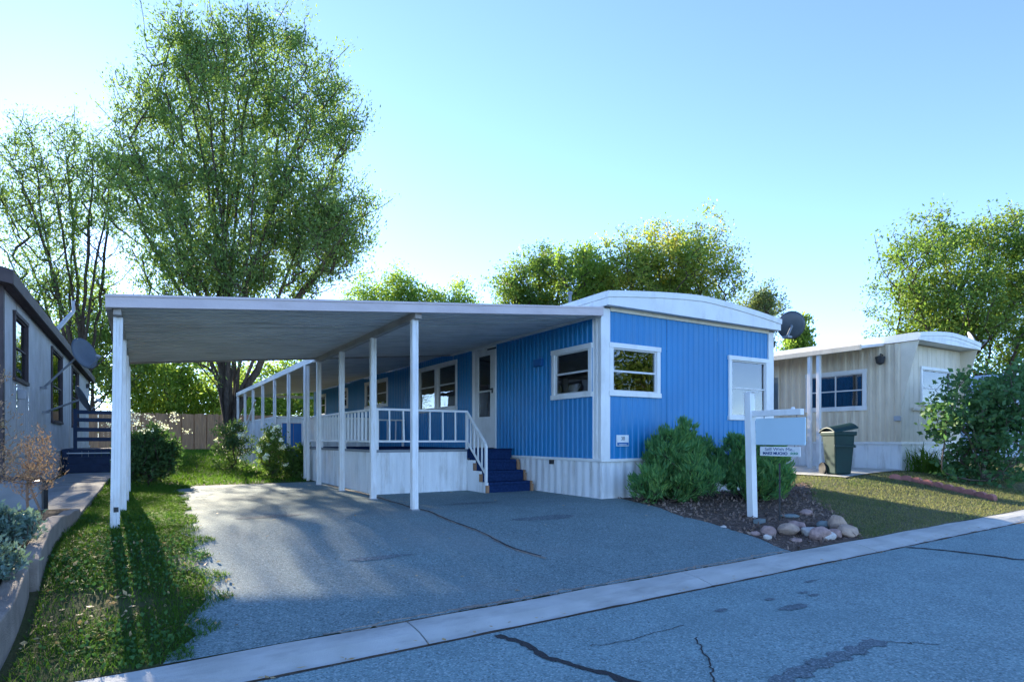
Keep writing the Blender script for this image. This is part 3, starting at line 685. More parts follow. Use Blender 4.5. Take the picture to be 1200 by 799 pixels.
corr('skirting_panel', 'skirt_white', por, 'x', PX0-.012, -1, PY0-.012, PY1, .2, PZ-.036, .13, .006, RIB, sheetw=1.2, botf=gb_('x', PX0), jitter=.004)
corr('skirting_panel', 'skirt_white', por, 'y', PY1, 1, PX0, PX1, .2, PZ-.036, .13, .006, RIB, sheetw=1.2, botf=gb_('y', PY1))
RT, RB = 1.765, 1.215
def railing(pts, posts, spac):
    a, b = Vector(pts[0]), Vector(pts[1]); d = b-a; L_ = d.length; u = d/L_
    rl = MB().bar(a+Vector((0, 0, RT-.02)), b+Vector((0, 0, RT-.02)), .05, .036).bar(a+Vector((0, 0, RB)), b+Vector((0, 0, RB)), .034, .032).build('railing', 'white_paint', por, bevel=.004)
    for t in posts: q = a+u*t; MB().box(q.x-.022, q.x+.022, q.y-.022, q.y+.022, PZ, RT-.039).build('railing_post', 'white_paint', rl)
    n = int(L_/spac)
    for i in range(1, n):
        q = a+u*(L_*i/n)
        if min(abs(L_*i/n-t) for t in posts) < .06: continue
        ox = random.uniform(-.012, .012)
        MB().bar(q+Vector((u.x*ox, u.y*ox, RB+.017)), q+Vector((0, 0, RT-.039)), .036, .02, up=tuple(u)).build('baluster', 'white_paint', rl)
railing([(PX0+.02, PY0+.05, 0), (4.97, PY0+.05, 0)], [.03, 1.69], .235)
railing([(PX0+.02, PY0+.10, 0), (PX0+.02, PY1-.05, 0)], [1.7, 3.4, 5.2], .21)
railing([(PX0+.06, PY1-.05, 0), (PX1-.05, PY1-.05, 0)], [1.3, 2.5], .23)
st = MB().box(5.0, 5.84, PY0-.62, PY0-.01, .30, .34).build('stairs', 'blue_carpet', por)
SX0, SX1 = 4.96, 5.86; rise = (PZ-.342)/4; TD = .225
sy = [PY0-.015-TD*(3-i) for i in range(3)]      # front edge of steps 1..3
sy = [PY0-.015-TD*3, PY0-.015-TD*2, PY0-.015-TD]
for i, y0 in enumerate(sy):
    zt = .342+rise*(i+1)
    MB().box(SX0+.03, SX1-.03, y0, y0+TD, zt-.05, zt).build('tread', 'blue_carpet', st, bevel=.012)
    MB().box(SX0+.03, SX1-.03, y0+.012, y0+.03, zt-rise-.02, zt-.048).build('riser', 'blue_carpet', st)
MB().box(SX0+.03, SX1-.03, PY0-.014, PY0+.0, PZ-rise-.02, PZ-.04).build('riser', 'blue_carpet', st)
MB().box(SX0-.0, SX1+.03, PY0-.04, PY0+.1, PZ+.001, PZ+.012).build('top_nosing', 'blue_carpet', st)
def stringer(x0, x1, m):
    lp = [(PY0-.004, .30)]; lp2 = []
    for i, y0 in enumerate(sy): zt = .342+rise*(i+1); lp2 += [(y0+.005, zt-rise-(.05 if i == 0 else 0)), (y0+.005, zt-.004)]
    loop = [(PY0-.004, .28)]+[(sy[0]+.005, .28), (sy[0]+.005, .342+rise-.004)]+[q for i in (1, 2) for q in ((sy[i]+.005, .342+rise*i-.004), (sy[i]+.005, .342+rise*(i+1)-.004))]+[(PY0-.004, .342+rise*3-.004)]
    return MB().prism(loop, lambda q: (x0, q[0], q[1]), lambda q: (x1, q[0], q[1])).build('stringer', m, st)
stringer(SX0-.028, SX0+.028, 'skirt_white'); stringer(SX1-.028, SX1+.02, 'fence_wood')
for i, y0 in enumerate(sy):
    z0 = .342+rise*i
    MB().box(SX0-.03, SX0+.03, y0-.02, y0+.004, z0, z0+rise-.052).build('step_end_board', 'fence_wood', st)
    MB().box(SX1-.03, SX1+.025, y0-.02, y0+.004, z0, z0+rise-.052).build('step_end_board', 'fence_wood', st)
hx = SX0+.0; A = Vector((hx, PY0+.05, RT-.03)); B = Vector((hx, sy[0]+.04, 1.16))
hr = MB().bar(A, B, .04, .04).bar(A+Vector((0, 0, -.52)), B+Vector((0, 0, -.50)), .03, .03).build('handrail', 'white_paint', por, bevel=.004)
MB().box(hx-.02, hx+.02, B.y-.025, B.y+.015, .342+rise+.001, 1.15).build('railing_post', 'white_paint', hr)
for t in (.2, .4, .6, .8):
    q = A.lerp(B, t); MB().bar(q+Vector((0, 0, -.5)), q+Vector((0, 0, -.02)), .02, .03, up=(0, 1, 0)).build('baluster', 'white_paint', hr)

# =================================================================== REAR PATIO COVER AND ENCLOSURE
pc = empty('patio_cover', (4.4, 18.5, .4), 'long white patio cover with thin posts behind the carport', 'patio cover')
AX0 = 3.08
y = CY1+.03
while y < 25.0:
    mb = MB(); vs = []; pr = [(y, -.03), (y, -.07), (y+.03, -.09), (y+.24, -.09), (y+.27, -.07), (y+.27, -.03)]; m_ = 6
    for x in (AX0+.05, CX1): vs += [(x, a, rt(x)+b+.02) for a, b in pr]
    mb.add(vs, [(j, (j+1) % m_, m_+(j+1) % m_, m_+j) for j in range(m_)]+[tuple(range(m_)), tuple(range(11, 5, -1))]).build('roof_pan', 'carport_white', pc); y += .275
MB().box(AX0-.02, AX0+.045, CY1+.01, 25.05, rt(AX0)-.085, rt(AX0)+.05).build('header', 'white_metal', pc, bevel=.005)
MB().box(AX0, 5.9, 25.03, 25.08, rt(AX0)-.085, rt(AX0)+.02).build('fascia', 'white_metal', pc)
PYs = [13.75, 15.65, 17.5, 19.4, 21.25, 23.05, 24.9]
for i, yy_ in enumerate(PYs): post(AX0+.02, yy_, rt(AX0)-.084, .075 if i else .11, pc)
MB().bar((AX0+.02, 20.8, 2.5), (AX0-.02, 24.0, 1.0), .05, .05).build('brace', 'white_metal', pc)
en = empty('storage_enclosure', (4.2, 21, .4), 'white panelled half height storage enclosure under the patio cover', 'enclosure')
gzf = lambda y: float(g(3.2, y))-.03
corr('wall_panel', 'skirt_white', en, 'x', AX0+.07, -1, 17.56, 24.9, .3, 1.84, .30, .012, RIB, sheetw=.92, botf=gzf)
corr('wall_panel', 'skirt_white', en, 'y', 17.56, -1, 3.15, 5.9, .3, 1.84, .30, .012, RIB, sheetw=.92, opens=((3.30, 3.92, .2, 1.70),))
MB().box(AX0+.05, AX0+.10, 17.5, 24.9, 1.842, 1.88).build('top_rail', 'white_paint', en)
MB().box(AX0+.102, 5.9, 17.5, 17.56, 1.843, 1.885).build('top_rail', 'white_paint', en)
edoor = MB().box(3.31, 3.60, 17.535, 17.57, .42, 1.69).box(3.61, 3.91, 17.535, 17.57, .42, 1.69).build('door', 'blue_trim', en, bevel=.006)
MB().box(3.30, 3.92, 17.5, 17.575, .30, .415).build('door_sill', 'skirt_white', en)
MB().tube([(3.64, 17.53, 1.05), (3.64, 17.49, 1.05), (3.64, 17.49, 1.15), (3.64, 17.53, 1.15)], .008, 6).build('door_handle', 'grey_metal', edoor)

# =================================================================== BEIGE MOBILE HOME
BX0, BY0, BZ0 = 14.56, 7.03, 1.17
bh = empty('mobile_home', (BX0, BY0, .55), 'beige ribbed mobile home with pale skirting beyond the lawn', 'mobile home')
BW = 2.85; BT = 3.42
p = onX(945, 436, BX0); q = onX(1016, 432, BX0); qb = onX(1016, 480.5, BX0)
o1 = window(bh, 'x', BX0, -1, q.y, p.y, qb.z, q.z, mull=1, back='interior', tw=.09)
p = onX(905.5, 440, BX0); q = onX(914, 434, BX0); bdoor = (q.y, p.y)
corr('siding_sheet', 'beige_siding', bh, 'x', BX0, -1, BY0+.0, BY0+12, BZ0+.02, BT, .20, .022, RIB, (o1,))
p = onY(1078, 429, BY0); q = onY(1115, 476, BY0)
o2 = window(bh, 'y', BY0, -1, p.x, q.x, q.z-.02, p.z, slats=False, back='blind_white', tw=.07, rail=.45)
corr('siding_board', 'beige_board', bh, 'y', BY0, -1, BX0+.0, BX0+BW, BZ0+.02, BT, .21, .012, FLAT, (o2,), sheetw=.63)
MB().box(o2[0]-.45, o2[1]+.3, BY0-.06, BY0, o2[2]-.19, o2[2]-.13).build('belt_moulding', 'beige_board', bh)
corr('siding_sheet', 'beige_siding', bh, 'x', BX0+BW, 1, BY0, BY0+12, BZ0+.02, BT, .20, .022, RIB)
corr('skirting_panel', 'skirt_white', bh, 'x', BX0+.02, -1, BY0, BY0+12, .3, BZ0, .52, .014, FLAT, sheetw=.52, botf=lambda s: float(g(BX0, s))-.03)
corr('skirting_panel', 'skirt_white', bh, 'y', BY0+.02, -1, BX0, BX0+BW, .3, BZ0, .52, .014, FLAT, sheetw=.52, botf=lambda s: float(g(s, BY0))-.03)
MB().box(BX0-.02, BX0+.02, BY0-.02, BY0+12, BZ0-.03, BZ0+.02).build('skirting_rail', 'white_paint', bh); MB().box(BX0+.021, BX0+BW, BY0-.021, BY0+.02, BZ0-.03, BZ0+.02).build('skirting_rail', 'white_paint', bh)
BRY = BY0-.42; bxs = np.linspace(BX0-.06, BX0+BW+.06, 21)
def barch(x): u = (x-(BX0+BW/2))/(BW/2+.06); return BT+.17+.12*(1-abs(u)**1.5)
vs = []; 
broof = archprism(BRY+.03, BY0+12.1, lambda x: BT+.02, lambda x: barch(x)-.01, 'roof', 'roof_white', bh, np.linspace(BX0-.05, BX0+BW+.05, 21))
archprism(BRY, BRY+.05, lambda x: barch(x)-.09, barch, 'roof_edge_cap', 'white_paint', broof, bxs)
archprism(BRY+.015, BRY+.045, lambda x: barch(x)-.17, lambda x: barch(x)-.092, 'roof_edge_cap', 'white_paint', broof, bxs)
archprism(BRY+.022, BRY+.05, lambda x: BT+.01, lambda x: barch(x)-.172, 'roof_fascia', 'white_paint', broof, bxs)
for s, x0 in ((-1, BX0-.06), (1, BX0+BW+.06)): MB().box(x0, x0-s*.04, BRY+.051, BY0+12.1, BT+.01, BT+.18).build('roof_fascia', 'white_paint', broof)
for x0 in (BX0-.005, BX0+BW-.02):
    MB().prism([(BY0, 2.0), (BY0-.36, BT+.008), (BY0, BT+.008)], lambda q: (x0, q[0], q[1]), lambda q: (x0+.025, q[0], q[1])).build('wing_panel', 'beige_board', bh)
# side awning with gutter and posts
baw = MB().hexa([(BX0-1.0, BY0+.35, BT-.16), (BX0-.0, BY0+.35, BT-.02), (BX0-.0, BY0+11, BT-.02), (BX0-1.0, BY0+11, BT-.16), (BX0-1.0, BY0+.35, BT-.10), (BX0-.0, BY0+.35, BT+.04), (BX0-.0, BY0+11, BT+.04), (BX0-1.0, BY0+11, BT-.10)]).build('awning', 'carport_white', bh)
MB().box(BX0-1.06, BX0-1.002, BY0+.33, BY0+11, BT-.2, BT-.08).build('gutter', 'beige_siding', baw, bevel=.01)
for px_ in (949, 959.5):
    pp = onX(px_, 418, BX0-.95); post(BX0-.95, pp.y, BT-.17, .08, baw)
f = wmap('x', BX0, -1); mb = MB(); fbox(mb, f, *bdoor, BZ0+.0, BT-.2, .02, .05); mb.build('door', 'beige_board', bh, bevel=.01)
mb = MB(); fbox(mb, f, bdoor[0]+.2, bdoor[1]-.2, 2.0, 2.9, .045, .056); mb.build('door_glass', 'glass', bh)
p = onX(1033, 421, BX0-.08); lm = MB().tube([(BX0-.02, p.y, p.z+.1), (BX0-.12, p.y, p.z+.12), (BX0-.14, p.y, p.z+.07)], .012, 6).tube([(BX0-.14, p.y, p.z+.08), (BX0-.14, p.y, p.z+.05), (BX0-.14, p.y, p.z-.09), (BX0-.14, p.y, p.z-.13)], [.03, .11, .085, .02], 8).build('wall_lamp', 'dark_metal', bh)
p = onX(1052, 490, BX0-.03); MB().box(BX0-.07, BX0-.022, p.y-.07, p.y+.07, p.z-.06, p.z+.05).build('outlet_box', 'dish_light', bh, bevel=.008)
p = onY(1140, 400, BY0+1.2)
dish('satellite_dish', 'pale grey satellite dish on the roof of the beige home', (p.x, p.y, p.z+.02), (.45, -.8, .42), .3, (p.x, p.y+.25, BT+.3), 'dish_light')

# small shed with gable roof, further along
c = atD(1184, 470, 24); sx, sy_ = c.x, c.y
sh = empty('shed', (sx, sy_, .6), 'pale blue gabled building behind the leafy lilac', 'shed')
p0 = atD(1150, 436, 24); pk = atD(1184, 418, 24)
corr('siding_board', 'shed_blue', sh, 'y', sy_, -1, sx-1.35, sx+1.35, .3, 3.3, .3, .015, FLAT, sheetw=.9, topf=lambda s: 3.75-abs(s-sx)*.42)
corr('siding_board', 'shed_blue', sh, 'x', sx-1.35, -1, sy_, sy_+5, .3, 3.2, .3, .015, FLAT, sheetw=1.5)
for s in (-1, 1):
    q0, q1 = (sx, 3.80), (sx+s*1.6, 3.80-1.6*.42)
    MB().prism([q0, q1, (q1[0], q1[1]+.07), (q0[0], q0[1]+.07)], lambda q: (q[0], sy_-.25, q[1]), lambda q: (q[0], sy_+5.2, q[1])).build('roof_slope', 'shed_blue', sh)
    MB().prism([(q0[0], q0[1]-.12), (q1[0], q1[1]-.12), (q1[0], q1[1]+.08), (q0[0], q0[1]+.08)], lambda q: (q[0], sy_-.28, q[1]), lambda q: (q[0], sy_-.252, q[1])).build('barge_board', 'white_paint', sh)

# =================================================================== LEFT NEIGHBOUR
lh = empty('mobile_home', (-1.75, 11.5, .36), 'weathered pale grey mobile home with brown window frames and brown eaves', 'mobile home')
LX, LY0, LY1 = -1.78, 11.6, 29.0
opL = []
for (x0, yt0, x1, yb) in ((15, 363, 31, 452.5), (59.5, 405, 72, 497.5), (83.5, 428, 91.5, 502)):
    a = onX(x0, yt0, LX); b = onX(x1, yb, LX)
    opL.append(window(lh, 'x', LX, 1, a.y, b.y, b.z, (onX(x0, yt0, LX).z), trim='brown_trim', tw=.06, sash='brown_trim', back='interior'))
LT = onX(13.5, 333.8, LX+.16).z+.03
corr('siding_board', 'grey_siding', lh, 'x', LX, 1, LY0+.1, LY1, 1.0, LT+.1, .205, .012, FLAT, opL, sheetw=1.23)
corr('siding_board', 'grey_siding', lh, 'y', LY0, -1, LX-4.2, LX-.1, 1.0, LT+.1, .205, .012, FLAT, sheetw=1.23)
MB().box(LX-.1, LX+.03, LY0-.03, LY0+.1, .45, LT+.1).build('corner_trim', 'brown_trim', lh, bevel=.006)
corr('skirting_panel', 'grey_siding', lh, 'x', LX+.03, 1, LY0+.1, LY1, .3, .98, .6, .01, FLAT, sheetw=1.2, botf=lambda s: float(g(-1.8, s))-.03)
MB().box(LX, LX+.05, LY0+.1, LY1, .96, 1.01).build('skirting_rail', 'grey_siding', lh)
# roof with eaves and shingle top
ex, eyt = LX+.16, LY0-.35
pk_x = LX-2.2
rf = MB().prism([(ex, LT), (ex, LT+.16), (pk_x, LT+.16+.62), (LX-4.6, LT+.16), (LX-4.6, LT)], lambda q: (q[0], eyt+.03, q[1]), lambda q: (q[0], LY1+.3, q[1])).build('roof', 'brown_shingle', lh)
MB().box(ex+.002, ex+.03, eyt, LY1+.3, LT-.03, LT+.17).build('eave_board', 'brown_trim', rf, bevel=.005)
MB().prism([(ex+.03, LT-.03), (ex+.03, LT+.17), (pk_x, LT+.17+.63), (pk_x, LT+.40)], lambda q: (q[0], eyt-.01, q[1]), lambda q: (q[0], eyt+.028, q[1])).build('barge_board', 'brown_trim', rf)
p = onX(68, 388, LX+.1); q = onX(86, 365, LX+.1)
MB().tube([(LX+.05, p.y, LT+.1), (LX+.1, p.y+.0, p.z+.06), (LX+.1, q.y-.2, q.z-.05), (LX+.1, q.y, q.z+.02), (LX+.1, q.y, q.z+.3)], .05, 10).build('vent_pipe', 'dish_light', rf, smooth=True)
for x_, y_ in ((103, 452), (26, 462)):
    p = onX(x_, y_, LX+.06); MB().box(LX+.0, LX+.12, p.y-.06, p.y+.06, p.z-.09, p.z+.07).build('wall_lamp' if x_ > 50 else 'meter_box', 'dark_metal' if x_ > 50 else 'dish_light', lh, bevel=.02)
p = onX(100, 440, LX); q = onX(104, 520, LX); mb = MB(); mb.box(LX-.02, LX+.04, p.y-.4, p.y+.6, 1.05, 3.0); mb.build('door', 'grey_siding', lh, bevel=.01)
pd = onX(99, 414, LX+.75)
dish('satellite_dish', 'upper dark satellite dish bracketed to the weathered grey home', pd, (.75, -.62, .3), .34, (LX+.05, pd.y+.1, pd.z-.75), 'dish_dark')
pd = onX(97, 467, LX+.7)
dish('satellite_dish', 'lower edge-on satellite dish below another on the grey home', pd, (.86, .25, .42), .3, (LX+.05, pd.y+.1, pd.z-.3), 'dish_dark')
dk = empty('entry_deck', (-1.2, 20, .45), 'dark blue entry deck with slatted rail on the grey home', 'deck')
dy = onX(104, 556, -1.3).y if False else 19.0
MB().box(-1.73, -.62, dy, dy+2.6, .95, 1.0).build('deck_floor', 'deck_blue', dk)
for i in range(8): MB().box(-1.72+i*.138, -1.72+i*.138+.132, dy-.02, dy-.001, .42, .97).build('skirt_board', 'deck_blue', dk)
for i in range(18): MB().box(-.62, -.60, dy+i*.145, dy+i*.145+.138, .42, .97).build('skirt_board', 'deck_blue', dk)
for z in (1.25, 1.5, 1.75, 1.95): MB().box(-1.42, -.62, dy+.0, dy+.03, z-.05, z+.05).build('rail_board', 'deck_blue', dk); MB().box(-.65, -.62, dy+.05, dy+2.6, z-.05, z+.05).build('rail_board', 'deck_blue', dk)
for x_, y_ in ((-1.45, dy+.01), (-.63, dy+.01), (-.63, dy+2.55)): MB().box(x_-.04, x_+.04, y_-.035, y_+.035, .45, 2.03).build('rail_post', 'deck_blue', dk)
for i in range(2): MB().box(-1.6, -.7, dy-.62+i*.3, dy-.33+i*.3, .42+.0, .62+i*.18).build('step', 'deck_blue', dk, bevel=.008)
for z in (.72, .9): MB().tube([(-1.6, dy-.3, z), (-.62, dy-.3, z)], .015, 6).build('step_rail', 'white_metal', dk)
p = nbz(-1.3, 9.6)
wb = empty('garden_tote', (-1.25, 9.3, p), 'grey box with dark rounded rim behind the dry weeds', 'tote box')
MB().box(-1.5, -1.02, 9.2, 9.5, p-.02, p+.36).build('body', 'grey_metal', wb, bevel=.05)
MB().tube([(-1.53, 9.19, p+.02), (-1.53, 9.19, p+.34), (-1.47, 9.19, p+.40), (-1.05, 9.19, p+.40), (-.99, 9.19, p+.34), (-.99, 9.19, p+.02)], .022, 8).build('rim', 'dark_metal', wb, smooth=True)

# =================================================================== FENCE AT THE BACK
FY = 36.3; fe = empty('wood_fence', (2, FY, .68), 'brown wooden board fence at the back of the yard', 'fence')
fz = lambda x: float(g(x, FY))
x = -9.0; k = 0
while x < 26:
    for j in range(3):
        x0 = x+j*.185; top = fz(x0)+1.93+random.uniform(-.025, .025); MB().box(x0, x0+.1835, FY-.012+random.uniform(-.004, .004), FY+.012, fz(x0)+.05, top).build('board', 'fence_wood', fe)
    MB().box(x-.045, x-.005+.05, FY+.065, FY+.14, fz(x), fz(x)+1.85).build('post', 'fence_wood', fe); k += 1; x += .60
for z in (.4, 1.6): MB().box(-9, 26, FY+.02, FY+.06, fz(0)+z-.045, fz(0)+z+.045).build('rail', 'fence_wood', fe)

# =================================================================== YARD SIGN
ys0 = empty('yard_sign', (6.94, 5.2, .17), 'white yard sign post with blank slate blue panel and rider', 'sign')
q = onG(882, 606); SXp, SYp = q.x, q.y; zg = q.z; ys0.location = (SXp, SYp, zg)
s_ = q.y/5.2
ztop = zg+1.66*s_
MB().prism([(-.05, -.05), (.05, -.05), (.05, .05), (-.05, .05)], lambda a: (SXp+a[0]+.0, SYp+a[1], zg-.1), lambda a: (SXp+a[0]-.02, SYp+a[1]+.04, ztop)).build('post', 'white_paint', ys0, bevel=.005)
za = onX(888, 481, SXp).z
arm_end = onX(940, 471, SXp).y
MB().box(SXp-.035, SXp+.045, arm_end, SYp-.0, za-.08, za).build('arm', 'white_paint', ys0, bevel=.005)
MB().box(SXp-.04, SXp+.05, SYp-.06, SYp+.08, ztop, ztop+.012).build('post_cap', 'white_paint', ys0, bevel=.004)
MB().tube([(SXp+.005, arm_end+.13, za), (SXp+.005, arm_end+.13, za+.025)], [.03, .018], 8).build('arm_knob', 'white_paint', ys0)
a = onX(887.5, 486, SXp); b = onX(944, 521.5, SXp)
pn = MB().box(SXp-.012, SXp+.012, b.y, SYp-.055, b.z, za-.11).build('panel', 'sign_slate', ys0, bevel=.003)
for yy_ in (b.y+.12, SYp-.18): MB().tube([(SXp, yy_, za-.112), (SXp, yy_, za-.075)], .006, 6).build('hook', 'grey_metal', ys0)
a2 = onX(891, 523, SXp); b2 = onX(938, 535, SXp)
rd = MB().box(SXp-.008, SXp+.008, b2.y, a2.y, b2.z, a2.z).build('rider_panel', 'white_paint', ys0, bevel=.002)
for yy_ in (b2.y+.08, a2.y-.08): MB().tube([(SXp, yy_, a2.z-.01), (SXp, yy_, b.z+.01)], .005, 6).build('hook', 'grey_metal', ys0)
ry = (a2.y+b2.y)/2; rh = a2.z-b2.z; rw_ = a2.y-b2.y
rot = (R(90), 0, R(-90))
text('Sell With Me..', rh*.47, (SXp-.0092, ry, b2.z+rh*.72), rot, 'ink_blue', 'lettering', ys0, sx=rw_*.80/(rh*.47*6.1))
text('MAKE MUCHO', rh*.40, (SXp-.0092, ry+rw_*.11, b2.z+rh*.28), rot, 'ink_blue', 'lettering', ys0, bold=.002, sx=rw_*.66/(rh*.40*7.0))
text('$$$', rh*.40, (SXp-.0092, ry-rw_*.36, b2.z+rh*.28), rot, 'ink_green', 'lettering', ys0, bold=.002, sx=rw_*.2/(rh*.40*1.75))
MB().tube([(SXp+.12, SYp-.33, zg-.05), (SXp+.12, SYp-.33, zg+.75)], .012, 6).build('stake', 'dark_metal', ys0)

# =================================================================== WHEELED BIN
q = onG(985, 557); bx_, by_, bz_ = q.x, q.y+.05, q.z
bn = empty('wheeled_bin', (bx_, by_, bz_), 'dark green wheeled rubbish bin with a tilted lid by the awning posts', 'rubbish bin')
ca, sa = math.cos(R(-28)), math.sin(R(-28))
def bl(x, y, z): x *= .74; y *= .74; return (bx_+x*ca-y*sa, by_+x*sa+y*ca, bz_+z*1.07)
def taper(mb, w0, d0, w1, d1, z0, z1, cx=0, cy=0): return mb.hexa([bl(cx-w0, cy-d0, z0), bl(cx+w0, cy-d0, z0), bl(cx+w0, cy+d0, z0), bl(cx-w0, cy+d0, z0), bl(cx-w1, cy-d1, z1), bl(cx+w1, cy-d1, z1), bl(cx+w1, cy+d1, z1), bl(cx-w1, cy+d1, z1)])
taper(MB(), .23, .25, .30, .33, .03, .84).build('body', 'bin_green', bn, bevel=.03)
taper(MB(), .325, .355, .335, .365, .78, .86).build('rim', 'bin_green', bn, bevel=.015)
lid = MB(); n = 8; vs = []
for i in range(n+1):
    u = -1+2*i/n; y_ = u*.39; zl = .90+.09*(1-u*u)+.05*u*.0
    for s in (-1, 1): vs += [bl(s*.35, y_, zl+.045*s), bl(s*.35, y_, zl+.045*s-.03)]
fs = []
for i in range(n):
    k = 4*i; fs += [(k, k+2, k+6, k+4), (k+1, k+5, k+7, k+3), (k, k+4, k+5, k+1), (k+2, k+3, k+7, k+6)]
fs += [(0, 1, 3, 2), (4*n, 4*n+2, 4*n+3, 4*n+1)]
lid.add(vs, fs).build('lid', 'bin_green', bn, bevel=.01)
for s in (-1, 1): MB().tube([bl(s*.24, .3, .13), bl(s*.30, .3, .13)], .13, 16).build('wheel', 'dark_metal', bn)
MB().tube([bl(-.28, .43, .9), bl(.28, .43, .9)], .018, 8).build('handle', 'bin_green', bn)
taper(MB(), .31, .02, .31, .02, .55, .60, 0, -.315).build('grab_bar', 'bin_green', bn, bevel=.01)
MB().prism([(.02, .62), (.12, .60), (.10, .82), (.0, .82)], lambda q: bl(.29+q[0]*.7, -.15, q[1]), lambda q: bl(.29+q[0]*.7, .15, q[1])).build('side_pocket', 'bin_green', bn, bevel=.01)
q0 = onG(945, 562); 
pad = MB(); V = []; F = []
pad_o = sheet('concrete_pad', 'concrete', np.arange(6.9, 12, .3), lambda y: 12.1, lambda y: 14.54, 8, .03)

# =================================================================== ROCKS AND EDGING
def rock(px, py, w_, h_, d_, m, label, seed, rotz=0, flat=False):
    c = onG(px, py); r_ = np.random.default_rng(seed); bm = bmesh.new(); bmesh.ops.create_icosphere(bm, subdivisions=3, radius=1)
    k = r_.normal(0, 1, (13, 3)); k /= np.linalg.norm(k, axis=1)[:, None]; am = r_.uniform(.62, .92, 13)
    for v in bm.verts:
        co = np.array(v.co)
        for kk, aa in zip(k, am):
            d = co@kk
            if d > aa: co = co-kk*(d-aa)*.85
        co = co*(1+.05*math.sin(co[0]*5+seed)+.04*math.sin(co[1]*7+co[2]*4+seed))
        v.co = Vector((co[0]*w_*.6, co[1]*d_*.6, co[2]*h_*.5+h_*.33))
    me = bpy.data.meshes.new('rock'); bm.to_mesh(me); bm.free(); me.materials.append(M[m])
    for p in me.polygons: p.use_smooth = True
    o = bpy.data.objects.new('garden_rock', me); COL.objects.link(o); o.location = c; o.rotation_euler = (0, 0, rotz)
    tag(o, label, 'rock', 'rocks edging the planting bed')
ppm = 709/6.9
for a in [(900, 627, .17, .15, .16, 'rock_rose', 'rosy round rock beside the small white brick of the bed edge', 1),
          (924, 626, .27, .19, .22, 'rock_tan', 'big orange-tan boulder in the rock edge of the bed', 2),
          (934, 622, .17, .17, .2, 'rock_rose', 'rosy rock leaning behind the big orange-tan boulder', 3),
          (950, 628, .21, .16, .2, 'rock_pale', 'whitish rounded rock in the middle of the bed edge', 4),
          (960, 632, .24, .19, .2, 'rock_rose', 'pinkish rock in front of the whitish rounded one', 5),
          (970, 632, .18, .12, .14, 'rock_pale', 'flat pale rock lying low in the bed edge', 6),
          (965, 619, .16, .12, .15, 'rock_slate', 'small grey rock behind the flat pale one', 7),
          (982, 622, .18, .26, .2, 'rock_tan', 'upright tan rock standing above its neighbours', 8),
          (993, 628, .24, .18, .2, 'rock_tan', 'long tan rock next to the dry lawn at the end of the row', 9),
          (978, 630, .16, .14, .16, 'rock_rose', 'rosy rock at the foot of the upright tan rock', 10),
          (899, 632, .1, .08, .08, 'rock_pale', 'little cream rock in front of the rosy round rock', 11),
          (926, 606, .26, .06, .22, 'rock_slate', 'flat grey-green slab lying behind the boulders', 12),
          (945, 603, .16, .1, .16, 'rock_rose', 'brownish rock half sunk in mulch beside the flat slab', 13),
          (885, 627, .11, .07, .1, 'rock_rose', 'small reddish stone near the drive edge', 14),
          (933, 634, .16, .05, .12, 'rock_rose', 'low reddish stone in front of the orange-tan boulder', 15),
          (848, 618, .09, .04, .07, 'rock_pale', 'small flat pale stone lying in the mulch by the drive', 16)]:
    rock(*a)
c = onG(890, 613); o = MB().box(-.1, .1, -.045, .045, 0, .055).build('small_brick', 'rock_slate', bevel=.008); o.location = c; o.rotation_euler = (0, 0, R(15)); tag(o, 'small pale brick at the foot of the sign post', 'brick')
# scalloped edging
ed = empty('garden_edging', onG(1100, 572), 'red scalloped block edging between the lawn and the lilac bed', 'garden edging')
pp = [onG(*q) for q in [(1042, 561), (1062, 563), (1085, 568), (1115, 575), (1150, 583), (1178, 590)]]
L_ = [0]
for a, b in zip(pp, pp[1:]): L_.append(L_[-1]+(b-a).length)
def along(t): return Vector((np.interp(t, L_, [q.x for q in pp]), np.interp(t, L_, [q.y for q in pp]), 0))
t = 0; bw_ = .2; bme = None
while t < L_[-1]-bw_:
    a, b = along(t), along(t+bw_); c = (a+b)/2; ang = math.atan2(b.y-a.y, b.x-a.x)
    if bme is None:
        lp = [(-.095, 0), (.095, 0), (.095, .07)]+[(.095*math.cos(k*math.pi/6), .07+.05*math.sin(k*math.pi/6)) for k in range(1, 6)]+[(-.095, .07)]
        o = MB().prism(lp, lambda q: (q[0], -.035, q[1]), lambda q: (q[0], .035, q[1])).build('brick', 'brick_edge'); bme = o.data
    else: o = bpy.data.objects.new('brick', bme); COL.objects.link(o)
    o.parent = ed; o.matrix_parent_inverse = mw(ed).inverted()
    o.location = (c.x, c.y, float(g(c.x, c.y))-.01); o.rotation_euler = (random.uniform(-.08, .08), random.uniform(-.05, .05), ang); t += bw_
for a, b in ((pp[0], pp[1]),):
    pass

# =================================================================== PLANTS
def leaves(P, size, spread_dir=None, aspect=.5, jit=.5, rs=None, up=.0, align=1.0):
    """rhombic leaves at points P; spread_dir (n,3) or None"""
    r_ = rs; n = len(P)
    d = r_.normal(0, 1, (n, 3)); d /= np.linalg.norm(d, axis=1)[:, None]
    if spread_dir is not None: d = d*(1-align)+spread_dir*align
    d[:, 2] += up; d /= np.linalg.norm(d, axis=1)[:, None]+1e-9
    s = r_.normal(0, 1, (n, 3)); s -= (s*d).sum(1)[:, None]*d; s /= np.linalg.norm(s, axis=1)[:, None]+1e-9
    nn = np.cross(d, s); L = (size*r_.uniform(1-jit, 1+jit, n))[:, None]; W = L*aspect/2
    a = P; b = P+d*L*.45+s*W+nn*L*.08; c = P+d*L; e = P+d*L*.45-s*W+nn*L*.08
    V = np.stack([a, b, c, e], 1).reshape(-1, 3); F = np.arange(4*n).reshape(-1, 4)
    return V, F
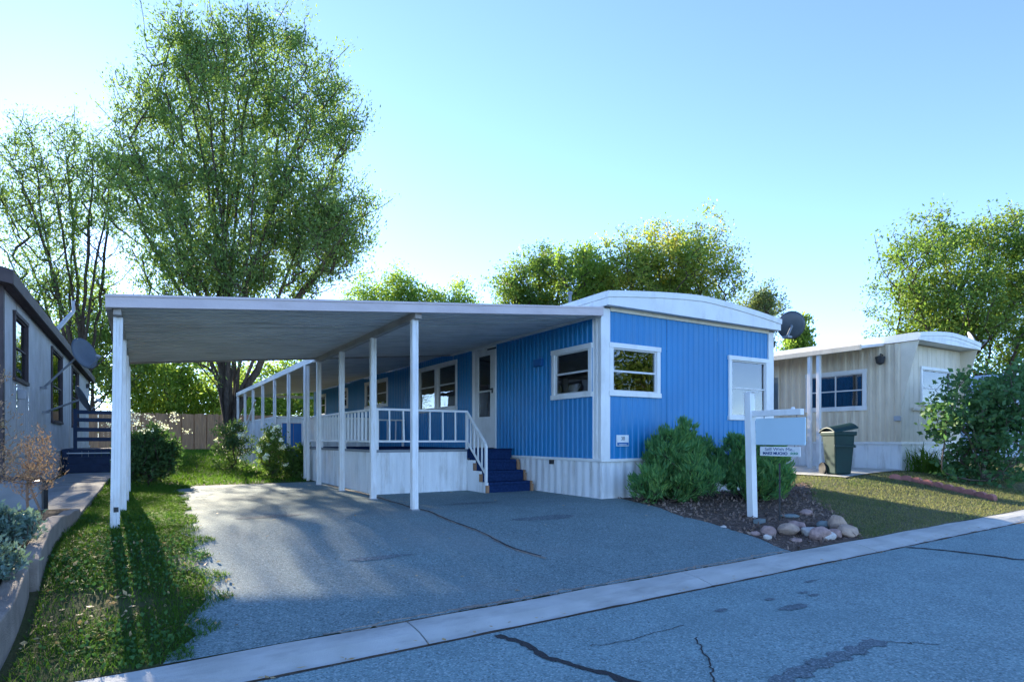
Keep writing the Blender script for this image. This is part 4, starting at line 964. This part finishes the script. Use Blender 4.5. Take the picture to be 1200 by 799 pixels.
def tubes(A, B, ra, rb, k=5):
    d = B-A; L = np.linalg.norm(d, axis=1)[:, None]+1e-9; d = d/L
    u = np.where(np.abs(d[:, 2:3]) < .9, np.array([[0, 0, 1.]]), np.array([[1., 0, 0]])); s = np.cross(d, u); s /= np.linalg.norm(s, axis=1)[:, None]; v = np.cross(s, d)
    ang = np.arange(k)*2*np.pi/k; ring = s[:, None, :]*np.cos(ang)[None, :, None]+v[:, None, :]*np.sin(ang)[None, :, None]
    R0 = A[:, None, :]+ring*ra[:, None, None]; R1 = B[:, None, :]+ring*rb[:, None, None]
    V = np.concatenate([R0, R1], 1).reshape(-1, 3); n = len(A); i = np.arange(k); j = (i+1) % k
    F = np.stack([i, j, j+k, i+k], 1)[None]+(np.arange(n)*2*k)[:, None, None]
    return V, F.reshape(-1, 4)
def grow(base, leaders, clusters, rs, trunk_r, sub=5, tip=.012, lift=.25, bias=1.8):
    """leaders: list of end points; clusters: (n,3) tips. Returns nodes, parents, radii, tip chains"""
    pos = [np.array(base, float)]; par = [-1]; chains = []
    for e in leaders:
        e = np.array(e, float); b = pos[0]; n = 16; prev = 0; bow = rs.normal(0, .02, 3)*np.linalg.norm(e-b)
        for i in range(1, n+1):
            t = i/n; q = b+(e-b)*np.array([t**1.7, t**1.7, t])+bow*math.sin(math.pi*t)+rs.normal(0, .003, 3)*np.linalg.norm(e-b)
            pos.append(q); par.append(prev); prev = len(pos)-1
    order = np.argsort(np.linalg.norm(clusters-np.array(base), axis=1)+rs.normal(0, .5, len(clusters)))
    for ci in order:
        c = clusters[ci]; P = np.array(pos); d = P-c; dist = np.linalg.norm(d, axis=1)
        hor = np.linalg.norm(d[:, :2], axis=1)
        cost = dist+bias*np.maximum(0, d[:, 2]+.6*hor)
        if len(P) > 3: cost[0] += .3
        k = int(np.argmin(cost)); p0 = P[k]; m = max(2, min(sub, int(dist[k]/.35)+1)); prev = k; ch = []
        ctrl = (p0+c)/2+np.array([0, 0, -lift*dist[k]*.35])+rs.normal(0, .06, 3)*dist[k]
        for i in range(1, m+1):
            t = i/m; q = (1-t)**2*p0+2*t*(1-t)*ctrl+t*t*c; pos.append(q); par.append(prev); prev = len(pos)-1; ch.append(prev)
        chains.append(ch)
    pos = np.array(pos); par = np.array(par); r = np.zeros(len(pos)); acc = np.zeros(len(pos))
    for i in range(len(pos)-1, 0, -1):
        r[i] = max(tip, acc[i]**(1/1.95)) if acc[i] > 0 else tip
        acc[par[i]] += r[i]**1.95
    r[0] = acc[0]**(1/1.95); f_ = trunk_r/r[0]
    r = np.maximum(tip*.6, np.where(r > tip*1.5, r*f_, r)) if f_ < 3 else np.maximum(tip*.6, r*f_)
    return pos, par, r, chains
def sample(ells, n, rs, shell=.35):
    """points in a union of ellipsoids, denser towards the outside"""
    w_ = np.array([e[6] if len(e) > 6 else e[3]*e[4]*e[5] for e in ells], float); w_ /= w_.sum(); k = rs.choice(len(ells), n, p=w_)
    d = rs.normal(0, 1, (n, 3)); d /= np.linalg.norm(d, axis=1)[:, None]; r = rs.uniform(0, 1, n)**shell
    E = np.array([e[:6] for e in ells]); return E[k, :3]+d*r[:, None]*E[k, 3:6]
def px_ell(px, py, D, rxp, rzp, ry=None, wt=None):
    """ellipsoid around a pixel at depth D with pixel radii"""
    c = atD(px, py, D); a = rxp*D/FX; b = rzp*D/FX
    e = [c.x, c.y, c.z, a if ry is None else (a+ry)/2, a if ry is None else ry, b]
    if wt is not None: e.append(wt)
    return tuple(e)
def tree(name, label, cat, base, ells, nclus, nleaf, size, leafm, barkm, trunk_r, seed, leaders=None, spread=.5, up=0, aspect=.5, shell=.45, align=.3, group=None, lift=.25, tip=.012, sub=5, parts=('trunk', 'crown'), zmin=None, along=True, gaps=False, rough=0, plume=0):
    rs = np.random.default_rng(seed); e = empty(name, base, label, cat, group)
    C = sample(ells, nclus, rs, shell); C = C+rs.normal(0, rough, C.shape)
    if plume and leaders:
        B_ = np.array(base); ex_ = []
        for L0 in leaders:
            t_ = rs.uniform(.62, 1.02, plume)[:, None]; q_ = B_+(np.array(L0)-B_)*np.concatenate([t_**1.7, t_**1.7, t_], 1); ex_.append(q_+rs.normal(0, 1, q_.shape)*(.75*(1.15-t_)+.12))
        C = np.concatenate([C]+ex_)
    if zmin is not None: C[:, 2] = np.maximum(C[:, 2], zmin+rs.uniform(0, .3, len(C)))
    pos, par, r, ch = grow(base, leaders or [], C, rs, trunk_r, sub, tip, lift)
    i = np.arange(1, len(pos)); V, F = tubes(pos[par[i]], pos[i], np.minimum(r[par[i]], r[i]*1.35), r[i], 6 if trunk_r > .08 else 4)
    arr_mesh(parts[0], V, F, barkm, e, smooth=True)
    per = np.maximum(1, rs.poisson(nleaf/len(ch), len(ch))); P = []; Dr = []
    for c, k in zip(ch, per):
        k = int(k*rs.choice([.35, .8, 1.1, 1.5])) + 1
        if along: t = rs.uniform(.3, 1, k)**.7*(len(c)-1)
        else: t = np.full(k, len(c)-1.0)
        lo = np.floor(t).astype(int); hi = np.minimum(lo+1, len(c)-1); fr = (t-lo)[:, None]; idx_ = np.array(c)
        q = pos[idx_[lo]]*(1-fr)+pos[idx_[hi]]*fr
        P.append(q+rs.normal(0, spread, (k, 3))*np.array([1, 1, .8])); dv = pos[c[-1]]-pos[par[c[0]]]; dv = dv/(np.linalg.norm(dv)+1e-9); Dr.append(np.repeat(dv[None], k, 0))
    P = np.concatenate(P); Dr = np.concatenate(Dr)
    gzv = g(P[:, 0], P[:, 1]); P[:, 2] = np.maximum(P[:, 2], gzv+.03)
    if gaps:
        tt = (P[:, 2]-.33)/sdir.z; sx_ = P[:, 0]-sdir.x*tt; sy2 = P[:, 1]-sdir.y*tt; drop = np.zeros(len(P), bool)
        for (x0, y0, rx0, ry0, pr0) in GAPS: drop |= (((sx_-x0)/rx0)**2+((sy2-y0)/ry0)**2 < 1) & (rs.uniform(0, 1, len(P)) < pr0)
        P = P[~drop]; Dr = Dr[~drop]
    V, F = leaves(P, size, Dr, aspect, .45, rs, up, align)
    arr_mesh(parts[1], V, F, leafm, e)
    return e
# thin places in the crowns, named by the ground they let the sun reach
GAPS = [(-.05, 6.0, .8, 2.7, .97), (1.0, 9.4, .45, .22, .7), (1.9, 11.6, .6, .2, .7), (.4, 13.8, 2.5, .7, .9)]
def gb3(x, y): return (x, y, float(g(x, y)))

# big elm behind the carport
D0 = 26; b0 = atD(268, 520, D0); base = gb3(b0.x, b0.y)
LD = lambda pts: [tuple(atD(x, y, d)) for x, y, d in pts]
tree('elm_tree', 'tall slender-stemmed elm with an airy crown rising behind the carport', 'tree', base,
     [px_ell(300, 105, D0, 95, 75), px_ell(225, 75, D0, 45, 46, wt=26), px_ell(345, 120, D0, 62, 85), px_ell(230, 190, D0, 80, 85), px_ell(330, 220, D0, 75, 85), px_ell(385, 265, D0-1, 50, 60, wt=60), px_ell(270, 290, D0, 100, 60), px_ell(180, 130, D0, 42, 42, wt=22), px_ell(160, 210, D0+1, 45, 60, wt=22), px_ell(395, 150, D0, 22, 60, wt=16), px_ell(250, 390, D0, 70, 40, wt=20), px_ell(300, 320, D0, 75, 35, wt=34), px_ell(220, 320, D0, 60, 35, wt=28), px_ell(330, 275, D0, 45, 40, wt=22), px_ell(225, 250, D0, 50, 50, wt=22), px_ell(210, 48, D0, 14, 26, wt=5), px_ell(258, 46, D0, 16, 26, wt=6), px_ell(300, 44, D0, 16, 24, wt=6), px_ell(345, 48, D0, 16, 30, wt=6), px_ell(385, 100, D0, 14, 34, wt=6)],
     2900, 140000, .135, 'leaf_elm', 'bark', .36, 11, LD([(210, 30, 25.5), (262, 26, 26.5), (302, 32, 25), (345, 46, 27), (385, 85, 26), (412, 150, 25), (435, 240, 25.5), (175, 90, 27), (150, 160, 25), (235, 60, 24), (325, 70, 28), (365, 150, 24), (285, 90, 25), (240, 130, 28), (300, 180, 23), (140, 230, 26), (195, 200, 24), (400, 290, 26)]), .24, up=.15, aspect=.42, shell=.75, align=.55, lift=.3, gaps=True, rough=.45, plume=55)
D1 = 30; b1 = atD(95, 500, D1); base = gb3(b1.x, b1.y)
tree('elm_tree', 'sparse see-through elm rising above the grey neighbouring home', 'tree', base,
     [px_ell(60, 210, D1, 60, 60), px_ell(100, 270, D1, 70, 70), px_ell(30, 260, D1, 55, 75), px_ell(130, 200, D1, 40, 50, wt=25), px_ell(-30, 230, D1, 50, 80, wt=60), px_ell(60, 340, D1, 80, 40, wt=40), px_ell(30, 175, D1, 18, 32, wt=8), px_ell(80, 165, D1, 16, 30, wt=8)],
     1200, 40000, .135, 'leaf_elm', 'bark', .28, 12, LD([(30, 140, 30), (75, 145, 31), (110, 165, 29), (140, 175, 30), (5, 165, 29), (-30, 180, 31), (55, 190, 28), (95, 210, 32), (130, 240, 30)]), .26, up=.1, aspect=.42, shell=.75, align=.55, lift=.3, gaps=True, rough=.5, plume=45)
# trees behind the fence, lit from behind
k = 0
for (x, y, D, rx_, rz_, ncl, nl, seed, lm_) in [(110, 400, 38, 70, 70, 260, 12000, 21, 'leaf_elm'), (190, 452, 42, 55, 46, 260, 12000, 22, 'leaf_sunny'), (250, 462, 44, 50, 36, 200, 9000, 23, 'leaf_sunny'), (325, 460, 40, 55, 40, 240, 11000, 24, 'leaf_sunny'), (395, 462, 43, 45, 40, 160, 7000, 25, 'leaf_sunny'), (40, 430, 40, 70, 60, 160, 7000, 26, 'leaf_elm')]:
    lab = ['dark leafy tree behind the roof of the grey home', 'sunlit yellow-green tree over the fence beside the flowering bush', 'sunlit leafy tree behind the elm trunks', 'sunlit tree seen through the patio cover posts', 'yellow-green tree seen past the end of the patio cover', 'shaded tree behind the eaves of the grey home'][k]; k += 1
    b = atD(x, 515, D); tree('broadleaf_tree', lab, 'tree', gb3(b.x, b.y), [px_ell(x, y, D, rx_, rz_), px_ell(x-15, y+25, D, rx_*.8, rz_*.6), px_ell(x+18, y-18, D, rx_*.55, rz_*.6)], ncl, int(nl*1.4), .21, lm_, 'bark', .16, seed, [tuple(atD(x, y, D))], .42, aspect=.55, group='trees behind the back fence', rough=.4)
# distant row over the carport roof
for i, (x, yt, D, rx_, lab) in enumerate([(430, 325, 58, 28, 'hazy round-topped tree just right of the tall elm'), (468, 312, 60, 24, 'tallest upright poplar beyond the carport roof'), (500, 328, 60, 22, 'pale poplar standing beside the tallest one'), (535, 326, 58, 26, 'bushy poplar at the end of the distant row')]):
    b = atD(x, 515, D); base = gb3(b.x, b.y)
    tree('poplar_tree', lab, 'tree', base, [px_ell(x, yt+32, D, rx_, 32), px_ell(x+6, yt+75, D, rx_*1.2, 55)], 240, 13000, .26, 'leaf_sunny', 'bark', .2, 31+i, [tuple(atD(x, yt+15, D))], .45, up=.4, aspect=.5, group='distant poplars')
# trees over the blue home
for i, (x, D, ells, lm_, n1, n2, lab, lead) in enumerate([
    (632, 42, [(600, 325, 24, 24), (632, 312, 26, 24), (655, 325, 28, 34), (615, 350, 45, 30), (645, 385, 45, 45)], 'leaf_ash', 420, 17000, 'rounded green tree rising behind the carport roof', [(632, 300), (600, 315), (658, 305)]),
    (690, 40, [(682, 312, 30, 36), (705, 330, 40, 34), (690, 370, 50, 40)], 'leaf_sunny', 300, 13000, 'bright lime-green tree between the green and the yellowing ones', [(685, 290), (712, 310)]),
    (790, 37, [(725, 285, 24, 14), (760, 285, 26, 18), (790, 278, 24, 18), (800, 300, 62, 34), (838, 292, 26, 18), (850, 318, 26, 26), (740, 320, 45, 30), (790, 340, 75, 40)], 'leaf_locust', 620, 23000, 'yellowing honey locust spreading above the blue home roof', [(745, 285), (790, 275), (835, 290), (770, 300)]),
    (893, 50, [(893, 352, 22, 18), (880, 370, 20, 20), (905, 366, 14, 14)], 'leaf_grey', 130, 4500, 'small grey-green tree peeking over the right end of the blue roof', [(893, 350)]),
    (1110, 33, [(1055, 300, 38, 30), (1100, 280, 45, 32), (1150, 285, 45, 38), (1195, 290, 45, 40), (1075, 340, 58, 34), (1140, 340, 65, 40), (1200, 350, 55, 45), (1110, 385, 80, 40), (1230, 320, 45, 60), (1190, 410, 60, 40)], 'leaf_ash', 900, 36000, 'large spreading ash tree behind the beige home', [(1060, 290), (1105, 265), (1150, 270), (1195, 280), (1220, 300)])]):
    b = atD(x, 515, D); tree('broadleaf_tree', lab, 'tree', gb3(b.x, b.y), [px_ell(a, c, D+((j*37) % 5-2)*.6, d, e) for j, (a, c, d, e) in enumerate(ells)], n1, int(n2*1.6), .20 if D > 38 else .17, lm_, 'bark', .26, 51+i, [tuple(atD(p_[0], p_[1], D)) for p_ in lead], .30, aspect=.5, shell=.7, rough=.4, plume=25)
b = atD(935, 515, 42); tree('columnar_tree', 'narrow upright yellow-green tree between the two mobile homes', 'tree', gb3(b.x, b.y), [px_ell(937, 388, 42, 10, 22), px_ell(934, 410, 42, 14, 30)], 120, 5000, .24, 'leaf_sunny', 'bark', .15, 61, [tuple(atD(937, 368, 42))], .22, up=.8)
b = gb3(12.8, 15.5); tree('broadleaf_tree', 'unseen leafy small tree added behind the blue home to shade the lawn', 'tree', b, [(12.9, 15.5, 2.9, 1.2, .9, 1.3), (12.8, 15.8, 1.9, 1.2, .9, 1.0)], 160, 7000, .12, 'leaf_ash', 'bark', .06, 62, None, .12)  # added tree hidden by the blue home, crown shaped to shade part of the lawn

# shrubs
c = onG(172, 568); D = (Vector((c.x, c.y, 0))).dot(FWD)
tree('flowering_bush', 'dense dark bush topped with white flower heads beside the carport posts', 'bush', tuple(c), [(c.x, c.y+.3, c.z+.5, .52, .5, .5), (c.x+.12, c.y+.3, c.z+.85, .35, .35, .32), (c.x-.25, c.y+.3, c.z+.75, .25, .25, .3), (c.x+.35, c.y+.2, c.z+.6, .25, .25, .25)], 380, 11000, .075, 'leaf_dark', 'bark', .04, 71, None, .06, up=.3, rough=.06, parts=('stems', 'foliage'))
bush = bpy.data.objects['flowering_bush']; rs = np.random.default_rng(5)
for i in range(15):
    th = rs.uniform(0, 2*math.pi); rr = rs.uniform(.1, .75); hc = np.array([c.x+.08+rr*math.cos(th)*1.05, c.y+.25+rr*math.sin(th)*.8, c.z+1.35-.55*rr**2+rs.uniform(-.12, .18)])
    P = hc+rs.normal(0, 1, (26, 3))*np.array([.055, .055, .025]); V, F = leaves(P, .035, None, .8, .3, rs, .2, 0); arr_mesh('flower_head', V, F, 'petal_white', bush)
for nm, lab, (px, py), h_, seed, flo, rad in (('rose_bush', 'leggy rose bush with pale blooms in front of the storage enclosure', (318, 562), 1.12, 72, 22, .31), ('rose_bush', 'dark rose bush beside the elm trunks at the enclosure corner', (272, 551), 1.4, 73, 5, .6), ('rose_bush', 'thin sprawling shrub against the porch end by the blue door', (345, 561), .75, 74, 0, .3)):
    c = onG(px, py)
    o = tree(nm, lab, 'bush', tuple(c), [(c.x, c.y, c.z+h_*.62, rad, rad, h_*.42), (c.x, c.y, c.z+.2, rad*.9, rad*.9, .22), (c.x+.1, c.y, c.z+h_*.9, rad*.5, rad*.4, h_*.2)], 120, 3400, .07, 'leaf_ash' if seed != 73 else 'leaf_dark', 'bark_pale', .03, seed, None, .07, tip=.005, parts=('stems', 'foliage'))
    rs = np.random.default_rng(seed)
    for i in range(flo):
        hc = np.array([c.x, c.y, c.z+h_*.7])+rs.normal(0, 1, 3)*np.array([rad*.6, rad*.6, h_*.22]); P = hc+rs.normal(0, .02, (26, 3)); V, F = leaves(P, .05, None, .9, .3, rs, .1, 0); arr_mesh('bloom', V, F, 'petal_white', o)
# junipers: sprays of needles
def juniper(label, cx, cy, spec, seed, n=900, nl=40000):
    z = float(g(cx, cy)); ells = [(cx+a, cy+b, z+c, d, e, f_) for a, b, c, d, e, f_ in spec]
    tree('juniper_bush', label, 'bush', (cx, cy, z), ells, n, nl, .085, 'leaf_juniper', 'bark', .05, seed, None, .03, up=.45, aspect=.2, shell=.4, align=.7, parts=('stems', 'foliage'), tip=.004, sub=6, lift=.8)
jc = onG(805, 592)
juniper('large juniper bush in front of the blue wall left of the sign', jc.x+.22, jc.y+.35, [(0, 0, .35, .66, .6, .35), (-.05, .1, .72, .45, .42, .32), (-.3, .05, .85, .16, .16, .30), (.12, .05, .9, .2, .2, .36), (-.7, -.1, .28, .3, .3, .25), (.55, .1, .5, .35, .35, .45), (.35, .15, .85, .25, .2, .2), (-.45, 0, .7, .1, .1, .3), (.22, 0, 1.15, .09, .09, .2), (.6, 0, .9, .1, .1, .22), (-.85, -.2, .42, .16, .14, .16), (.8, -.1, .5, .12, .12, .3), (-.25, -.5, .5, .12, .12, .25)], 81, 1000, 32000)
jc2 = onG(905, 592)
juniper('smaller juniper bush behind the sign post', jc2.x+.15, jc2.y+.35, [(0, 0, .4, .55, .5, .42), (-.35, .15, .6, .35, .3, .45), (.3, .1, .65, .3, .3, .3), (.5, 0, .8, .1, .1, .2), (-.1, 0, .95, .1, .1, .2), (-.45, 0, 1.0, .1, .1, .2)], 82, 700, 22000)
# lilac at right
c = onG(1150, 566)
tree('lilac_shrub', 'tall open lilac shrub with pale stems in front of the beige home', 'shrub', tuple(c), [px_ell(1150, 500, 12.4, 62, 60, 1.0), px_ell(1175, 455, 12.4, 45, 30, .8), px_ell(1120, 470, 12.2, 35, 35, .6), px_ell(1190, 490, 12.5, 40, 60, .8), px_ell(1150, 552, 12.4, 55, 18, .9), px_ell(1210, 470, 12.5, 35, 45, .8), px_ell(1110, 490, 12, 22, 14, .4, .15)], 420, 8200, .105, 'leaf_lilac', 'bark_pale', .07, 83, [tuple(atD(1130, 455, 12.4)), tuple(atD(1180, 440, 12.4)), tuple(atD(1150, 470, 12.2)), tuple(atD(1195, 470, 12.6)), tuple(atD(1115, 480, 12))], .085, aspect=.62, shell=.5, align=.2, tip=.006, parts=('stems', 'foliage'))
# grassy clump by the beige skirting
def blades(P, h, wdt, rs, lean=.35, seg=2):
    n = len(P); th = rs.uniform(0, 2*np.pi, n); H = (h*rs.uniform(.5, 1.25, n))[:, None]; W = wdt*rs.uniform(.6, 1.3, n)[:, None]
    s = np.stack([np.cos(th), np.sin(th), 0*th], 1); ld = rs.normal(0, 1, (n, 3)); ld[:, 2] = 0; ld *= lean
    a = P-s*W/2; b = P+s*W/2; m = P+ld*H*.35+np.array([0, 0, 1])*H*.6; c = m+s*W*.35; d = m-s*W*.35; t = P+ld*H*1.0+np.array([0, 0, 1])*H*np.clip(1-.35*np.linalg.norm(ld, axis=1), .35, 1)[:, None]
    V = np.stack([a, b, c, d, t, t+s*W*.05], 1).reshape(-1, 3); k = (np.arange(n)*6)[:, None]
    F = np.concatenate([k+np.array([[0, 1, 2, 3]]), k+np.array([[3, 2, 5, 4]])], 0); return V, F
def clump(name, label, px, py, n, h, r_, seed, m='grass_green'):
    c = onG(px, py); rs = np.random.default_rng(seed); e = empty(name, tuple(c), label, 'plant')
    P = np.array(c)+np.stack([rs.normal(0, r_, n), rs.normal(0, r_, n), np.zeros(n)], 1); P[:, 2] = g(P[:, 0], P[:, 1])
    V, F = blades(P, h, .022, rs, .5); arr_mesh('blades', V, F, m, e)
clump('day_lily', 'arching green leafy clump at the foot of the beige skirting', 1088, 553, 260, .62, .22, 90)
clump('day_lily', 'low green tuft at the base of the lilac shrub', 1108, 556, 160, .4, .2, 91)
# dry weed and sage by the grey home
c = Vector((-1.0, 7.6, nbz(-1, 7.6)))
def weed(label, x, y, h_, r_, n, nl, seed, m='dry_weed', sz=.035, nm='dry_weed', zb=None):
    z = nbz(x, y) if zb is None else zb
    tree(nm, label, 'weed', (x, y, z), [(x, y, z+h_*.62, r_, r_, h_*.42), (x, y, z+h_*.85, r_*.6, r_*.6, h_*.2)], n, nl, sz, m, 'dry_weed', .012, seed, None, .035, aspect=.35, align=.5, up=.3, tip=.0025, parts=('stems', 'seed_heads'), sub=7)
    [tag(o_, kind='stuff') for o_ in bpy.data.objects if o_.name.startswith('seed_heads')]
weed('tall dry brown weed in front of the grey home wall', -1.12, 6.9, 1.32, .2, 90, 1100, 101)
weed('shorter dry weed leaning over the low concrete wall', -.98, 7.8, .75, .26, 70, 700, 102)
weed('reddish dry weed beside the grey tote box', -1.0, 8.8, .95, .22, 70, 650, 103)
weed('tangled dry weed behind the silvery sage', -1.25, 5.9, .7, .32, 90, 900, 104)
for i, (x, y, h_, r_, lab) in enumerate([(-.95, 5.1, .34, .28, 'silvery sage mound spilling onto the low concrete wall'), (-1.25, 5.6, .42, .32, 'taller silvery sage mound behind the wall break'), (-.95, 6.1, .3, .25, 'blue-green sage mound at the wall break'), (-1.15, 4.5, .3, .3, 'low sage mound nearest the road end of the wall')]):
    z = nbz(x, y); tree('sage_plant', lab, 'plant', (x, y, z), [(x, y, z+h_*.5, r_, r_, h_*.5)], 170, 4200, .045, 'leaf_sage', 'bark_pale', .015, 110+i, None, .03, aspect=.4, up=.4, tip=.003, parts=('stems', 'foliage'))

# =================================================================== GRASS AND LITTER
rs = np.random.default_rng(99)
def scatter(n, x0, x1, y0, y1, test, dens=None):
    x = rs.uniform(x0, x1, n); y = rs.uniform(y0, y1, n); k = test(x, y); x, y = x[k], y[k]
    return np.stack([x, y, g(x, y)], 1)
def patchy(x, y, f_=1.0, ph=0): return np.sin(x*3.1*f_+ph)+np.sin(y*2.3*f_+1.3*ph)+np.sin((x+y)*4.7*f_)*.7+np.sin((x*1.7-y*5.1)*f_)*.6
DL = np.vectorize(drvLb); BR = np.vectorize(bedR)
tl = lambda x, y: (x > np.vectorize(rwx)(np.minimum(y, 8.3))+.06) & (x < DL(y)+.12+.06*np.sin(y*13)) & (patchy(x, y) > -1.5+rs.normal(0, .7, len(x)))
P = scatter(150000, -.75, 2.2, 4.0, 13.1, tl); near = P[:, 1] < 7
V, F = blades(P[near], .055, .0055, rs, .8); tag(arr_mesh('grass', V, F, 'grass_green'), 'weedy short grass strip between the drive and the low wall', 'grass', kind='stuff')
V, F = blades(P[~near], .075, .009, rs, .7); tag(arr_mesh('grass', V, F, 'grass_green'), 'lusher grass around the carport posts beside the walkway', 'grass', kind='stuff')
P = scatter(15000, -.7, 2.2, 4.0, 8.2, lambda x, y: tl(x, y) & (patchy(x, y, 1.3, 2) > -.2+rs.normal(0, .5, len(x)))); P[:, 2] += rs.uniform(.01, .05, len(P))
V, F = leaves(P, .026, None, .85, .4, rs, .1, 0); tag(arr_mesh('clover', V, F, 'clover'), 'low round-leaved clover among the grass strip', 'clover', kind='stuff')
P = scatter(9000, -.7, 2.2, 3.99, 7.5, lambda x, y: (x > -.62) & (x < DL(y)+.25) & (patchy(x, y, .8, 1) < .3+rs.normal(0, .5, len(x)))); P[:, 2] += rs.uniform(.005, .03, len(P))
V, F = leaves(P[:220], .04, None, .55, .5, rs, 0, 0); V[:, 2] = np.maximum(V[:, 2], g(V[:, 0], V[:, 1])+.014); tag(arr_mesh('dead_leaves', V, F, 'leaf_litter'), 'dead leaves scattered on the bare edge of the grass', 'leaves', kind='stuff')
tb = lambda x, y: (x > -1.55) & (((x < 3.05) & (y > 13.0)) | ((y > 25) & (x < 9))) & ((y > 13.3) | (x < DL(y)+.1)) & ~((x < -.6) & (y < 18.6))
P = scatter(46000, -1.6, 6, 12.6, 35.5, tb); V, F = blades(P, .11, .018, rs, .6); tag(arr_mesh('grass', V, F, 'grass_green'), 'green back yard lawn before the wooden fence', 'grass', kind='stuff')
def tr(x, y): return (x > BR(y)+rs.normal(0, .05, len(x))) & ~((x > 12.1) & (y > 6.9)) & (y < 15)
P = scatter(90000, 6, 14.4, 4.0, 12, tr); P = np.concatenate([P, scatter(24000, 6, 20, 4.0, 6.6, tr)])
V, F = blades(P, .045, .009, rs, 1.0); tag(arr_mesh('grass', V, F, 'grass_dry'), 'short dry patchy lawn beside the planting bed', 'grass', kind='stuff')
# leaves blown onto the drive and into the gutter
x = np.concatenate([rs.uniform(.6, 5.8, 70), rs.uniform(-1, 14, 110)]); y = np.concatenate([rs.uniform(4.1, 12.5, 70), rs.normal(3.6, .05, 110)])
zz = np.where(y > 3.98, g(x, y)+.02, rz(x)-.02); P = np.stack([x, y, zz], 1); V, F = leaves(P, .045, None, .5, .5, rs, 0, 0)
for i_ in range(len(P)): V[4*i_:4*i_+4, 2] = P[i_, 2]+(V[4*i_:4*i_+4, 2]-P[i_, 2])*.18
tag(arr_mesh('dead_leaves', V, F, 'leaf_litter'), 'dry leaves blown along the gutter and onto the drive', 'leaves', kind='stuff')
# mulch chips
x = rs.uniform(5.5, 11, 8000); y = rs.uniform(4.02, 7.05, 8000); k = (x > np.vectorize(drvR)(y)-.03) & (x < BR(y)+.12); P = np.stack([x[k], y[k], g(x[k], y[k])+rs.uniform(.008, .03, k.sum())], 1)
P[:, 2] -= .012; V, F = leaves(P, .05, None, .45, .7, rs, 0, 0); V[:, 2] = np.maximum(V[:, 2], g(V[:, 0], V[:, 1])+.012); tag(arr_mesh('bark_chips', V, F, 'bark_chip'), 'bark chips and dead leaves covering the planting bed', 'mulch', kind='stuff')

# trees across the street, seen mirrored in the front windows
for i, (x, y, h_, lab) in enumerate([(24, -19, 7.5, 'broad tree across the street mirrored in the front window'), (30, -18, 9, 'taller tree across the street'), (14, -24, 8, 'tree across the street facing the carport')]):
    z = float(g(x, y)); tree('broadleaf_tree', lab, 'tree', (x, y, z), [(x, y, z+h_*.62, 2.6, 2.6, h_*.34), (x+1.2, y, z+h_*.5, 2, 2, h_*.25)], 160, 5000, .3, 'leaf_ash', 'bark', .2, 151+i, [(x, y, z+h_*.8)], .4, aspect=.55)
